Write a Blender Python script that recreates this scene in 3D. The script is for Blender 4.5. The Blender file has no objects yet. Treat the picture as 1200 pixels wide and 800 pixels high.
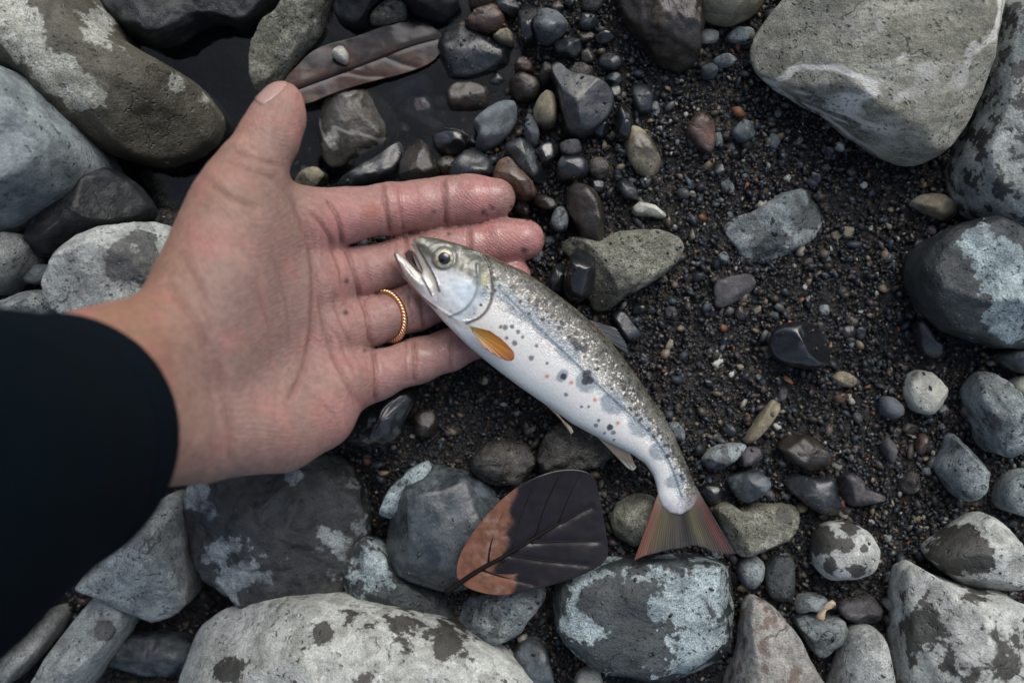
import bpy, bmesh, math, random
import numpy as np
from mathutils import Vector, Matrix

# ---------------------------------------------------------------- camera, sky, sun, exposure
scene = bpy.context.scene
H = 0.42                      # camera height above the gravel
K = 36.0 / 35.0 / 1200.0      # metres per photo pixel per metre of distance
cam_d = bpy.data.cameras.new('camera'); cam = bpy.data.objects.new('camera', cam_d)
scene.collection.objects.link(cam); scene.camera = cam
cam.location = (0, 0, H); cam.rotation_euler = (0, 0, 0)
cam_d.lens = 35; cam_d.sensor_width = 36; cam_d.clip_start = 0.01; cam_d.clip_end = 200
cam_d.dof.use_dof = True; cam_d.dof.focus_distance = 0.397; cam_d.dof.aperture_fstop = 4.5
SUN_EL, SUN_AZ = math.radians(48), math.radians(-24)      # azimuth from +Y, negative towards +X
world = bpy.data.worlds.new('World'); scene.world = world; world.use_nodes = True
wn = world.node_tree; wn.nodes.clear()
wo = wn.nodes.new('ShaderNodeOutputWorld'); wb = wn.nodes.new('ShaderNodeBackground')
sky = wn.nodes.new('ShaderNodeTexSky'); sky.sky_type = 'NISHITA'; sky.sun_disc = False
sky.sun_elevation = SUN_EL; sky.sun_rotation = -SUN_AZ
sky.air_density = 1.0; sky.dust_density = 4.0; sky.ozone_density = 1.0
hs = wn.nodes.new('ShaderNodeHueSaturation'); hs.inputs['Saturation'].default_value = 0.78
wn.links.new(sky.outputs[0], hs.inputs['Color']); wn.links.new(hs.outputs[0], wb.inputs[0])
wb.inputs[1].default_value = 0.12; wn.links.new(wb.outputs[0], wo.inputs[0])
sun_d = bpy.data.lights.new('sun', 'SUN'); sun = bpy.data.objects.new('sun', sun_d)
scene.collection.objects.link(sun)
sun_d.energy = 1.25; sun_d.angle = math.radians(50); sun_d.color = (1.0, 0.99, 0.97)
sdir = Vector((-math.sin(SUN_AZ) * math.cos(SUN_EL), math.cos(SUN_AZ) * math.cos(SUN_EL), math.sin(SUN_EL)))
sun.rotation_euler = sdir.to_track_quat('Z', 'Y').to_euler(); sun.location = sdir * 3
scene.view_settings.view_transform = 'Standard'; scene.view_settings.look = 'None'
scene.view_settings.exposure = 0.5; scene.view_settings.gamma = 1.0
scene.view_settings.use_curve_mapping = False
scene.cycles.max_bounces = 8; scene.cycles.transparent_max_bounces = 8

# ---------------------------------------------------------------- helpers
rng = np.random.default_rng(7)
COL = scene.collection
def P(px, py, z=0.0):
    k = (H - z) * K
    return np.array([(px - 600) * k, (400 - py) * k, z])
def PX(v):                                   # world points -> photo pixels
    k = (H - v[:, 2]) * K
    return np.stack([600 + v[:, 0] / k, 400 - v[:, 1] / k], 1)
def lin(c):
    c = np.asarray(c, float) / 255.0
    return np.where(c <= 0.04045, c / 12.92, ((c + 0.055) / 1.055) ** 2.4)
def L4(c, g=1.0): return tuple(np.clip(lin(c) * g, 0, .95)) + (1.0,)
_tab = np.random.default_rng(3).random(4096).astype(np.float32)
def vnoise(p):                               # value noise, -1..1
    i = np.floor(p).astype(np.int64); f = (p - i).astype(np.float32); f = f * f * (3 - 2 * f)
    def h(a, b, c):
        n = (a * 73856093) ^ (b * 19349663) ^ (c * 83492791)
        n = (n ^ (n >> 13)) * 1274126177
        return _tab[(n ^ (n >> 16)) & 4095]
    r = 0
    for dx in (0, 1):
        wx = f[..., 0] if dx else 1 - f[..., 0]
        for dy in (0, 1):
            wy = f[..., 1] if dy else 1 - f[..., 1]
            for dz in (0, 1):
                wz = f[..., 2] if dz else 1 - f[..., 2]
                r = r + wx * wy * wz * h(i[..., 0] + dx, i[..., 1] + dy, i[..., 2] + dz)
    return r * 2 - 1
def fbm(p, o=4, g=0.5):
    a, s, r = 1.0, 0.0, 0.0
    for k in range(o):
        r = r + a * vnoise(p + 17.3 * k); s += a; a *= g; p = p * 2.03
    return r / s
def smooth01(x): x = np.clip(x, 0, 1); return x * x * (3 - 2 * x)
def poly_dist(pt, line):                     # distance of 2-D points to a polyline
    line = np.asarray(line, float); best = np.full(len(pt), 1e9)
    for a, b in zip(line[:-1], line[1:]):
        ab = b - a; t = np.clip(((pt - a) @ ab) / (ab @ ab + 1e-12), 0, 1)
        d = np.hypot(*(pt - a - t[:, None] * ab).T); best = np.minimum(best, d)
    return best
def in_poly(pt, poly):
    poly = np.asarray(poly, float); ins = np.zeros(len(pt), bool); n = len(poly)
    for i in range(n):
        x1, y1 = poly[i]; x2, y2 = poly[(i + 1) % n]
        if y1 == y2: continue
        c = ((y1 > pt[:, 1]) != (y2 > pt[:, 1])) & (pt[:, 0] < (x2 - x1) * (pt[:, 1] - y1) / (y2 - y1) + x1)
        ins ^= c
    return ins
def chaikin(p, it=2, closed=True, cut=.25):
    p = np.asarray(p, float)
    for _ in range(it):
        if closed:
            q = np.roll(p, -1, 0); p = np.stack([(1 - cut) * p + cut * q, cut * p + (1 - cut) * q], 1).reshape(-1, p.shape[1])
        else:
            a, b = p[:-1], p[1:]; m = np.stack([.75 * a + .25 * b, .25 * a + .75 * b], 1).reshape(-1, p.shape[1])
            p = np.vstack([p[:1], m, p[-1:]])
    return p
def resample(p, n, closed=True):
    q = np.vstack([p, p[:1]]) if closed else p
    s = np.r_[0, np.cumsum(np.linalg.norm(np.diff(q, axis=0), axis=1))]
    t = np.linspace(0, s[-1], n + 1)[:-1] if closed else np.linspace(0, s[-1], n)
    return np.stack([np.interp(t, s, q[:, k]) for k in range(q.shape[1])], 1)
def make_mesh(name, v, f, smooth=True):
    me = bpy.data.meshes.new(name)
    v = np.ascontiguousarray(v, np.float32); f = np.asarray(f)
    if f.ndim == 2:
        n = f.shape[1]
        me.vertices.add(len(v)); me.vertices.foreach_set('co', v.ravel())
        me.loops.add(f.size); me.loops.foreach_set('vertex_index', f.astype(np.int32).ravel())
        me.polygons.add(len(f)); me.polygons.foreach_set('loop_start', np.arange(0, f.size, n, dtype=np.int32))
        me.polygons.foreach_set('loop_total', np.full(len(f), n, np.int32))
        me.update(calc_edges=True)
    else:
        me.from_pydata(v.tolist(), [], [list(map(int, q)) for q in f]); me.update()
    if smooth: me.polygons.foreach_set('use_smooth', np.ones(len(me.polygons), bool))
    return me
def f_attr(me, name, val):
    a = me.attributes.new(name, 'FLOAT', 'POINT'); a.data.foreach_set('value', np.ascontiguousarray(val, np.float32))
def c_attr(me, name, col):
    a = me.attributes.new(name, 'FLOAT_COLOR', 'POINT')
    c = np.ones((len(col), 4), np.float32); c[:, :3] = col; a.data.foreach_set('color', c.ravel())
def link(name, me, mat=None, parent=None, loc=None):
    o = bpy.data.objects.new(name, me); COL.objects.link(o)
    if mat is not None and me is not None and len(me.materials) == 0: me.materials.append(mat)
    if loc is not None: o.location = loc
    if parent is not None: o.parent = parent
    return o
def tag(o, label=None, cat=None, group=None, kind=None):
    for k, v in (('label', label), ('category', cat), ('group', group), ('kind', kind)):
        if v: o[k] = v
    return o
def grid_faces(nu, nv, closed_u=False):
    i = np.arange(nu if closed_u else nu - 1); j = np.arange(nv - 1)
    I, J = np.meshgrid(i, j, indexing='ij'); I2 = (I + 1) % nu
    return np.stack([I * nv + J, I2 * nv + J, I2 * nv + J + 1, I * nv + J + 1], -1).reshape(-1, 4)
def tube(path, rad, nseg=8):
    path = np.asarray(path, float); rad = np.broadcast_to(np.asarray(rad, float), (len(path),))
    t = np.gradient(path, axis=0); t /= np.linalg.norm(t, axis=1)[:, None]
    up = np.array([0, 0, 1.0]); s = np.cross(t, up); ln = np.linalg.norm(s, axis=1)
    s[ln < 1e-6] = (1, 0, 0); s /= np.linalg.norm(s, axis=1)[:, None]; b = np.cross(s, t)
    a = np.linspace(0, 2 * math.pi, nseg, endpoint=False)
    v = path[:, None] + rad[:, None, None] * (np.cos(a)[None, :, None] * s[:, None] + np.sin(a)[None, :, None] * b[:, None])
    n = len(path); v = v.reshape(-1, 3); i, j = np.meshgrid(np.arange(n - 1), np.arange(nseg), indexing='ij'); j2 = (j + 1) % nseg
    f = np.stack([i * nseg + j, i * nseg + j2, (i + 1) * nseg + j2, (i + 1) * nseg + j], -1).reshape(-1, 4).tolist()
    f += [list(range(nseg))[::-1], list(range((n - 1) * nseg, n * nseg))]
    me = bpy.data.meshes.new('tube'); me.from_pydata(v.tolist(), [], f); me.update()
    me.polygons.foreach_set('use_smooth', np.ones(len(me.polygons), bool)); return me
def surface_nets(F, org, h):
    ins = F < 0; nx, ny, nz = F.shape
    cnt = np.zeros((nx - 1, ny - 1, nz - 1), np.int8)
    for dx in (0, 1):
        for dy in (0, 1):
            for dz in (0, 1): cnt += ins[dx:nx - 1 + dx, dy:ny - 1 + dy, dz:nz - 1 + dz]
    mix = (cnt > 0) & (cnt < 8); c = np.argwhere(mix); idx = np.full(mix.shape, -1, np.int32); idx[mix] = np.arange(len(c))
    corner = [(a, b, d) for a in (0, 1) for b in (0, 1) for d in (0, 1)]
    acc = np.zeros((len(c), 3)); n = np.zeros(len(c))
    for a in corner:
        for ax in range(3):
            if a[ax]: continue
            b = list(a); b[ax] = 1; ca, cb = c + a, c + b
            fa = F[ca[:, 0], ca[:, 1], ca[:, 2]]; fb = F[cb[:, 0], cb[:, 1], cb[:, 2]]; m = (fa < 0) != (fb < 0)
            t = np.where(m, fa / np.where(m, fa - fb, 1), 0); p = np.array(a, float) + np.zeros((len(c), 3)); p[:, ax] += t
            acc[m] += p[m]; n[m] += 1
    v = (c + acc / n[:, None]) * h + org; faces = []
    for ax in range(3):
        o1, o2 = (ax + 1) % 3, (ax + 2) % 3
        A = np.moveaxis(ins, ax, 0)
        d = A[1:] != A[:-1]; e = np.argwhere(np.moveaxis(d, 0, ax)); e = e[(e[:, o1] > 0) & (e[:, o2] > 0) & (e[:, o1] < F.shape[o1] - 1) & (e[:, o2] < F.shape[o2] - 1)]
        i0 = ins[e[:, 0], e[:, 1], e[:, 2]]; q = []
        for da, db in ((-1, -1), (0, -1), (0, 0), (-1, 0)):
            g = e.copy(); g[:, o1] += da; g[:, o2] += db; q.append(idx[g[:, 0], g[:, 1], g[:, 2]])
        q = np.stack(q, 1); q[~i0] = q[~i0][:, ::-1]; faces.append(q)
    f = np.vstack(faces); f = f[(f >= 0).all(1)]
    return v, f
def laplace(v, f, it=2, lam=0.5):
    e = np.vstack([f[:, [0, 1]], f[:, [1, 2]], f[:, [2, 3]], f[:, [3, 0]]])
    for _ in range(it):
        s = np.zeros_like(v); n = np.bincount(e[:, 0], minlength=len(v)) + 1e-9
        for k in range(3): s[:, k] = np.bincount(e[:, 0], v[e[:, 1], k], len(v))
        v = v + lam * (s / n[:, None] - v)
    return v
def vnormals(v, f):
    n = np.cross(v[f[:, 2]] - v[f[:, 0]], v[f[:, 3]] - v[f[:, 1]]); r = np.zeros_like(v)
    for k in range(4):
        for a in range(3): r[:, a] += np.bincount(f[:, k], n[:, a], len(v))
    return r / (np.linalg.norm(r, axis=1)[:, None] + 1e-12)

# ---------------------------------------------------------------- shader helpers
class NT:
    def __init__(s, name):
        s.m = bpy.data.materials.new(name); s.m.use_nodes = True; s.t = s.m.node_tree; s.t.nodes.clear()
        s.out = s.t.nodes.new('ShaderNodeOutputMaterial')
    def n(s, ty, **kw):
        x = s.t.nodes.new('ShaderNode' + ty)
        for k, v in kw.items(): setattr(x, k, v)
        return x
    def L(s, a, b): s.t.links.new(a, b)
    def set(s, sock, v):
        if hasattr(v, 'is_output'): s.L(v, sock)
        else: sock.default_value = v
    def math(s, op, a, b=0.0, c=None):
        x = s.n('Math', operation=op); s.set(x.inputs[0], a); s.set(x.inputs[1], b)
        if c is not None: s.set(x.inputs[2], c)
        return x.outputs[0]
    def mix(s, fac, a, b, mode='MIX'):
        x = s.n('Mix', data_type='RGBA', blend_type=mode); s.set(x.inputs[0], fac); s.set(x.inputs[6], a); s.set(x.inputs[7], b)
        return x.outputs[2]
    def mixf(s, fac, a, b):
        x = s.n('Mix', data_type='FLOAT'); s.set(x.inputs[0], fac); s.set(x.inputs[2], a); s.set(x.inputs[3], b); return x.outputs[0]
    def ramp(s, v, lo, hi, a=0.0, b=1.0):
        x = s.n('MapRange'); x.interpolation_type = 'SMOOTHSTEP'; s.set(x.inputs[0], v); x.inputs[1].default_value = lo; x.inputs[2].default_value = hi
        x.inputs[3].default_value = a; x.inputs[4].default_value = b; return x.outputs[0]
    def noise(s, vec, scale, detail=3.0, rough=0.55, dist=0.0):
        x = s.n('TexNoise'); s.L(vec, x.inputs['Vector']); x.inputs['Scale'].default_value = scale
        x.inputs['Detail'].default_value = detail; x.inputs['Roughness'].default_value = rough; x.inputs['Distortion'].default_value = dist
        return x.outputs[0]
    def voro(s, vec, scale, feature='F1', out=0):
        x = s.n('TexVoronoi', feature=feature); s.L(vec, x.inputs['Vector']); x.inputs['Scale'].default_value = scale; return x.outputs[out]
    def objvec(s, rand=True):
        tc = s.n('TexCoord')
        if not rand: return tc.outputs['Object']
        oi = s.n('ObjectInfo'); m = s.n('VectorMath', operation='MULTIPLY_ADD')
        s.L(oi.outputs['Random'], m.inputs[0]); m.inputs[1].default_value = (3.1, 5.7, 8.3); s.L(tc.outputs['Object'], m.inputs[2]); return m.outputs[0]
    def bump(s, h, strength, dist, nrm=None):
        x = s.n('Bump'); s.set(x.inputs['Strength'], strength); x.inputs['Distance'].default_value = dist; s.L(h, x.inputs['Height'])
        if nrm is not None: s.L(nrm, x.inputs['Normal'])
        return x.outputs[0]
    def attr(s, name, out='Fac'):
        x = s.n('Attribute', attribute_name=name); return x.outputs[out]
    def bsdf(s, **kw):
        b = s.n('BsdfPrincipled')
        for k, v in kw.items(): s.set(b.inputs[k.replace('_', ' ')], v)
        s.L(b.outputs[0], s.out.inputs[0]); return b

def stone_mat(name, A, B, wet=-1.0, amp=0.0, psc=90.0, wm=0.30, wtint=(1, 1, 1), speck=0.25, bump=0.5, rdry=0.8, rwet=0.22,
              vein=None, vsc=55, vw=0.035, coat=0.5, gain=0.98, grain=1500, edge=0.10, streak=None, pits=0.0, psize=260, vgate=True):
    t = NT(name); o = t.objvec()
    vec = o
    if streak is not None:
        mp = t.n('Mapping'); mp.inputs['Rotation'].default_value = (0, 0, streak); mp.inputs['Scale'].default_value = (0.25, 1, 1); t.L(o, mp.inputs[0]); vec = mp.outputs[0]
    mott = t.ramp(t.noise(vec, 110, 6, 0.62, 0.4), 0.33, 0.68)
    A = np.array(A) * (.985, 1.0, 1.0); B = np.array(B) * (.985, 1.0, 1.0)
    col = t.mix(mott, L4(A, gain * .9), L4(B, gain * 1.2))
    fine = t.noise(o, grain, 3, 0.7)
    g2 = t.noise(o, 420, 4, 0.7)
    gm = t.math('ADD', t.ramp(fine, 0.3, 0.72, 1 - speck * 1.3, 1 + speck * 1.3), t.math('MULTIPLY', t.math('SUBTRACT', g2, 0.5), speck * 3.2))
    gmc = t.n('CombineColor')
    for i in range(3): t.L(gm, gmc.inputs[i])
    col = t.mix(1.0, col, gmc.outputs[0], 'MULTIPLY')
    if vein is not None:
        nv = t.noise(o, vsc, 3, 0.5, 0.6); d = t.math('ABSOLUTE', t.math('SUBTRACT', nv, 0.5))
        v = t.ramp(d, vw * 0.35, vw, 1.0, 0.0)
        v = t.math('MULTIPLY', v, t.ramp(t.noise(o, vsc * 0.7, 2), 0.42, 0.6)) if vgate else v
        col = t.mix(v, col, L4(vein, gain))
    pm = None
    if pits:
        dn_ = t.n('TexNoise'); t.L(o, dn_.inputs['Vector']); dn_.inputs['Scale'].default_value = psize * 1.1; dn_.inputs['Detail'].default_value = 3; va_ = t.n('VectorMath', operation='MULTIPLY_ADD'); t.L(dn_.outputs['Color'], va_.inputs[0]); va_.inputs[1].default_value = (1.3 / psize,) * 3; t.L(o, va_.inputs[2]); pd = t.voro(va_.outputs[0], psize); pm = t.math('MULTIPLY', t.ramp(pd, 0.08, 0.36, 1.0, 0.0), t.ramp(t.noise(o, psize * .35, 2), .48, .56)); col = t.mix(t.math('MULTIPLY', pm, pits), col, t.mix(1.0, col, (.28, .28, .29, 1), 'MULTIPLY'))
    n1 = t.math('ADD', t.math('MULTIPLY', t.math('SUBTRACT', t.noise(o, psc, 2, 0.5), 0.5), 4 * amp), t.math('MULTIPLY', t.math('SUBTRACT', t.noise(o, psc * 2.3, 3, 0.6), 0.5), 2.2 * amp))
    n2 = t.math('MULTIPLY', t.math('SUBTRACT', t.noise(o, psc * 5.5, 6, 0.7), 0.5), 1.1)
    fld = t.math('ADD', t.math('ADD', t.math('ADD', t.attr('wet'), wet), n1), n2)
    W = t.ramp(fld, -edge, edge)
    cn = t.n('TexNoise'); t.L(o, cn.inputs['Vector']); cn.inputs['Scale'].default_value = 60; cn.inputs['Detail'].default_value = 5
    cv = t.n('VectorMath', operation='MULTIPLY_ADD'); t.L(cn.outputs['Color'], cv.inputs[0]); cv.inputs[1].default_value = (.03, .03, .03); t.L(o, cv.inputs[2])
    ck = t.math('MULTIPLY', t.ramp(t.voro(cv.outputs[0], 42, 'DISTANCE_TO_EDGE'), .004, .022, 1.0, 0.0), t.ramp(t.noise(o, 38, 2), .57, .66))
    col = t.mix(t.math('MULTIPLY', t.ramp(fld, -.6, -edge), .3), col, t.mix(1.0, col, (.5, .5, .51, 1), 'MULTIPLY'))
    col = t.mix(t.math('MULTIPLY', ck, .4), col, t.mix(1.0, col, (.3, .3, .3, 1), 'MULTIPLY'))
    wcol = t.mix(1.0, col, t.mix(t.noise(o, psc * 3, 4, .6), tuple(.7 * wm * np.array(wtint)) + (1,), tuple(1.3 * wm * np.array(wtint)) + (1,)), 'MULTIPLY')
    colf = t.mix(W, col, wcol)
    rg = t.math('ADD', t.mixf(W, rdry, rwet), t.math('MULTIPLY', t.math('SUBTRACT', g2, 0.5), 0.25))
    hgt = t.math('ADD', t.math('MULTIPLY', t.noise(o, 330, 8, 0.7), 1.0), t.math('MULTIPLY', fine, 0.22))
    hgt = t.math('SUBTRACT', hgt, t.math('MULTIPLY', ck, .7))
    if pm is not None: hgt = t.math('SUBTRACT', hgt, t.math('MULTIPLY', pm, .8))
    nb = t.bump(hgt, t.mixf(W, min(1, bump * 1.3), bump * 0.8), 0.0022)
    cb = t.bump(t.noise(o, 260, 6, 0.68), 0.55 * min(1, bump * 1.6), 0.0016)
    t.bsdf(Base_Color=colf, Roughness=rg, Normal=nb, Specular_IOR_Level=t.mixf(W, 0.25, 0.5), Coat_Weight=t.math('MULTIPLY', W, coat * .75), Coat_Roughness=0.035, Coat_Normal=cb, Coat_IOR=1.4)
    return t.m
# ---------------------------------------------------------------- ground, water
WATER_Z = -0.0095
def ground_h(px, py):
    a = smooth01((1 - np.hypot((px - 250) / 500, (py - 90) / 205)) / 0.85) * -0.042
    b = smooth01((1 - np.hypot((px - 170) / 400, (py - 660) / 270)) / 0.6) * -0.034
    n = fbm(np.stack([px / 90, py / 90, 0 * px], -1), 3) * 0.0022
    return a + b + n
gx = np.r_[-9, -3, -1.2, np.linspace(-0.5, 0.5, 321), 1.2, 3, 9]; gy = np.r_[-9, -3, -1.0, np.linspace(-0.36, 0.36, 241), 1.0, 3, 9]
GX, GY = np.meshgrid(gx, gy, indexing='ij'); gpx = 600 + GX / (H * K); gpy = 400 - GY / (H * K)
GZ = ground_h(gpx, gpy) - 0.0008 + 0.0007 * vnoise(np.stack([gpx / 7, gpy / 7, gpx * 0 + 4], -1))
me = make_mesh('ground', np.stack([GX, GY, GZ], -1).reshape(-1, 3), grid_faces(len(gx), len(gy)))
t = NT('wet_sand'); o = t.objvec(False)
v1 = t.voro(o, 520, out=1); v2 = t.voro(o, 1100, out=1)
sep = t.n('SeparateColor'); t.L(v1, sep.inputs[0])
c = t.mix(t.ramp(sep.outputs[0], 0.2, 0.95), L4((20, 22, 24), 1), L4((52, 50, 48), 1))
c = t.mix(t.ramp(sep.outputs[1], 0.9, 0.98), c, L4((84, 74, 62), 1))
c = t.mix(t.ramp(t.noise(o, 25, 4), 0.4, 0.7), c, t.mix(1.0, c, (0.55, 0.58, 0.62, 1), 'MULTIPLY'))
d1 = t.voro(o, 520); d2 = t.voro(o, 1100)
hh = t.math('SUBTRACT', t.noise(o, 900, 4), t.math('ADD', t.math('MULTIPLY', d1, 1.0), t.math('MULTIPLY', d2, 0.5)))
t.bsdf(Base_Color=c, Roughness=t.ramp(t.noise(o, 60, 3), 0.35, 0.65, 0.25, 0.6), Normal=t.bump(hh, 0.9, 0.0016))
tag(link('ground', me, t.m), 'dark wet sand under the gravel and stones', kind='structure')

wx = np.linspace(*[P(a, 0)[0] for a in (-120, 700)], 90); wy = np.linspace(*[P(0, a)[1] for a in (330, -160)], 60)
WX, WY = np.meshgrid(wx, wy, indexing='ij')
me = make_mesh('water', np.stack([WX, WY, WATER_Z + 0.0003 * vnoise(np.stack([WX * 60, WY * 60, WX * 0], -1))], -1).reshape(-1, 3), grid_faces(90, 60))
t = NT('pool_water'); o = t.objvec(False)
tr = t.n('BsdfTransparent'); tr.inputs[0].default_value = (0.45, 0.54, 0.58, 1)
gl = t.n('BsdfGlossy'); gl.inputs['Roughness'].default_value = 0.03; gl.inputs['Color'].default_value = (1, 1, 1, 1)
nb = t.bump(t.noise(o, 70, 2), 0.12, 0.003); t.L(nb, gl.inputs['Normal'])
fr = t.n('Fresnel'); fr.inputs[0].default_value = 1.38; t.L(nb, fr.inputs['Normal'])
mx = t.n('MixShader'); t.L(fr.outputs[0], mx.inputs[0]); t.L(tr.outputs[0], mx.inputs[1]); t.L(gl.outputs[0], mx.inputs[2]); t.L(mx.outputs[0], t.out.inputs[0])
tag(link('water', me, t.m), 'shallow dark water pooled between the stones', kind='structure')

# ---------------------------------------------------------------- stones
OCC = []                                     # outlines already taken, for scattering pebbles and gravel
def rock_mesh(poly_px, zw, zt, zb, n=2.5, fac=2, rough=0.05, apex=(0, 0), seed=0, blobs=(), tilt=(0, 0), N=None):
    r = np.random.default_rng(seed)
    pp = chaikin(poly_px, 3, cut=.17); per = np.linalg.norm(np.diff(np.vstack([pp, pp[:1]]), axis=0), axis=1).sum()
    N = N or int(np.clip(per / 3.2, 28, 230)); M = int(np.clip(N * 0.36, 12, 70))
    ring = np.array([P(a, b, zw)[:2] for a, b in resample(pp, N)])
    # polygon centroid
    x, y = ring.T; x1, y1 = np.roll(x, -1), np.roll(y, -1); cr = x * y1 - x1 * y; A = cr.sum() / 2
    c = np.array([((x + x1) * cr).sum(), ((y + y1) * cr).sum()]) / (6 * A); rel = ring - c
    if A < 0: rel = rel[::-1]
    phi = np.linspace(0.02, math.pi - 0.02, M); s = np.abs(np.sin(phi)) ** (2 / n); cz = np.cos(phi); z = np.sign(cz) * np.abs(cz) ** (2 / n)
    hz = np.where(z > 0, z * (zt - zw), z * (zw - zb))
    ap = np.array(apex) * np.sqrt(abs(A))
    # rings turn rounder towards the crown
    rad = np.sqrt(abs(A) / math.pi); ang = np.arctan2(rel[:, 1], rel[:, 0]); circ = np.stack([np.cos(ang), np.sin(ang)], 1) * np.hypot(*rel.T)[:, None]
    sm = rel.copy()
    for _ in range(max(4, N // 12)): sm = (np.roll(sm, 1, 0) + sm + np.roll(sm, -1, 0)) / 3
    k = (1 - s)[None, :, None]
    xy = (rel[:, None] * (1 - k) + sm[:, None] * k) * s[None, :, None] + ap * (z[None, :, None] * 0.5 * (z > 0)[None, :, None])
    v = np.concatenate([xy, np.broadcast_to(hz[None, :, None], (N, M, 1))], 2).reshape(-1, 3)
    v[:, 2] += (v[:, 0] * tilt[0] + v[:, 1] * tilt[1]) * (v[:, 2] > 0)
    size = 2 * rad
    for _ in range(fac + 3 if fac else 0):
        az = r.uniform(0, 2 * math.pi); el = math.radians(r.uniform(20, 78)); nn = np.array([math.cos(az) * math.cos(el), math.sin(az) * math.cos(el), math.sin(el)])
        d = v @ nn; mx = d.max() * r.uniform(0.72, 0.92); ov = np.clip(d - mx, 0, None); v -= (ov * 0.93)[:, None] * nn
    off = r.uniform(0, 99, 3)
    rdg = 1 - 2 * np.abs(fbm(v / size * 3.1 + off + 9, 4)); nz = fbm(v / size * 2.4 + off, 5, 0.6) * 1.25 + 0.35 * rdg
    dirv = v / (np.linalg.norm(v, axis=1)[:, None] + 1e-9)
    amp = 1.25 * rough * size * (0.35 + 0.65 * np.clip(np.abs(v[:, 2]) / (zt - zw + 1e-6), 0, 1))
    v += dirv * (nz * amp)[:, None]
    f = grid_faces(N, M, True)[:, ::-1].tolist()
    f.append([i * M for i in range(N)]); f.append([i * M + M - 1 for i in range(N)][::-1])
    me = bpy.data.meshes.new('stone'); me.from_pydata(v.tolist(), [], f); me.update()
    me.polygons.foreach_set('use_smooth', np.ones(len(me.polygons), bool))
    w = np.zeros(len(v))
    if blobs:
        q = PX(v + np.array([c[0], c[1], zw]))
        for (bx, by, br, bs) in blobs:
            d = np.hypot(q[:, 0] - bx, q[:, 1] - by) / br; w += bs * np.exp(-d ** 2 * 0.9)
    f_attr(me, 'wet', w)
    return me, (c[0], c[1], zw)
MATS = {}
def SM(key, *a, **k): MATS[key] = stone_mat(key, *a, **k)
SM('olive_dry', (134, 132, 119), (166, 163, 151), wet=-0.7, amp=0.35, psc=70, wm=0.35, speck=0.26, bump=0.9, streak=0.8, vein=(222, 222, 216), vsc=16, vw=.03, pits=.35, psize=420)
SM('olive_wet', (150, 150, 140), (180, 180, 172), wet=0.58, amp=0.6, psc=55, wm=0.2, wtint=(1, .93, .74), coat=0.12, rwet=0.5, bump=0.8, speck=.35, pits=.4, psize=420)
SM('blue_pale', (116, 124, 128), (144, 151, 153), wet=-0.85, amp=0.25, psc=60, wm=0.35, bump=0.9, speck=0.22, pits=.45, psize=300)
SM('pale_spotted', (164, 165, 159), (192, 193, 188), wet=-0.5, amp=0.55, psc=120, wm=0.12, wtint=(1, .95, .88), speck=0.2, bump=0.7, coat=0.1, rwet=0.5, pits=.25, psize=330)
SM('pale_plain', (142, 145, 143), (178, 181, 177), wet=-1.1, amp=0.25, psc=110, wm=0.22, speck=0.3, bump=0.8, pits=.5, psize=420)
SM('grey_pale', (108, 115, 118), (148, 154, 154), wet=-0.45, amp=0.6, psc=150, wm=0.35, speck=0.32, bump=0.9, coat=.3, pits=.8, psize=380)
SM('dark_patched', (128, 140, 144), (168, 180, 182), wet=0.3, amp=0.75, psc=85, wm=0.12, wtint=(.95, 1, 1.02), speck=0.36, bump=0.9, coat=0.35, rwet=0.35, pits=.6, psize=420)
SM('dark_mottled', (104, 110, 114), (150, 156, 158), wet=0.42, amp=0.75, psc=60, wm=0.14, wtint=(1, .98, .97), speck=0.35, bump=1.0, coat=0.3, rwet=.35, vein=(178, 182, 182), vsc=26, vw=0.03)
SM('speckled_right', (130, 136, 134), (162, 166, 162), wet=-0.18, amp=0.8, psc=130, wm=0.12, speck=0.25, bump=0.8, coat=.15, rwet=.5)
SM('black_matte', (36, 40, 43), (58, 62, 65), wet=0.2, amp=0.6, wm=0.5, bump=0.6, coat=0.25, rwet=0.42, rdry=.65, speck=0.2)
SM('slate_wet', (54, 60, 65), (78, 84, 88), wet=0.7, amp=0.3, wm=0.32, bump=0.35, coat=0.9, rwet=0.25, speck=0.12)
SM('slate_grey', (66, 73, 79), (96, 104, 109), wet=0.05, amp=0.3, wm=0.55, bump=0.4, coat=0.4, speck=0.18)
SM('slate_blue', (74, 80, 84), (100, 106, 109), wet=-0.2, amp=0.3, wm=0.6, bump=0.35, coat=0.6, speck=0.1)
SM('black_wet', (46, 50, 53), (60, 63, 66), wet=0.9, amp=0.2, wm=0.28, bump=0.16, coat=1.0, rwet=0.14, speck=0.08)
SM('brown_wet', (68, 61, 54), (90, 80, 70), wet=0.7, amp=0.4, wm=0.35, bump=0.5, coat=0.8, speck=0.2)
SM('tan', (112, 104, 86), (142, 134, 116), wet=-0.5, amp=0.5, wm=0.5, bump=0.4, coat=0.6, speck=0.2)
SM('orange', (92, 68, 54), (128, 110, 96), wet=0.1, amp=0.4, wm=0.55, bump=0.35, coat=0.9, rwet=0.15, speck=0.1)
SM('red_brown', (82, 60, 52), (112, 90, 82), wet=0.2, amp=0.4, wm=0.5, bump=0.5, coat=0.8, speck=0.2)
SM('banded', (86, 80, 70), (110, 104, 95), wet=0.25, amp=0.4, wm=0.42, bump=0.5, coat=0.7, rwet=.2, vein=(196, 194, 186), vsc=34, vw=0.045, vgate=False)
SM('olive_sandstone', (112, 111, 98), (140, 139, 126), wet=-0.3, amp=0.45, psc=60, wm=0.42, bump=0.8, speck=0.42, coat=.2, pits=.5, psize=400)
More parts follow.
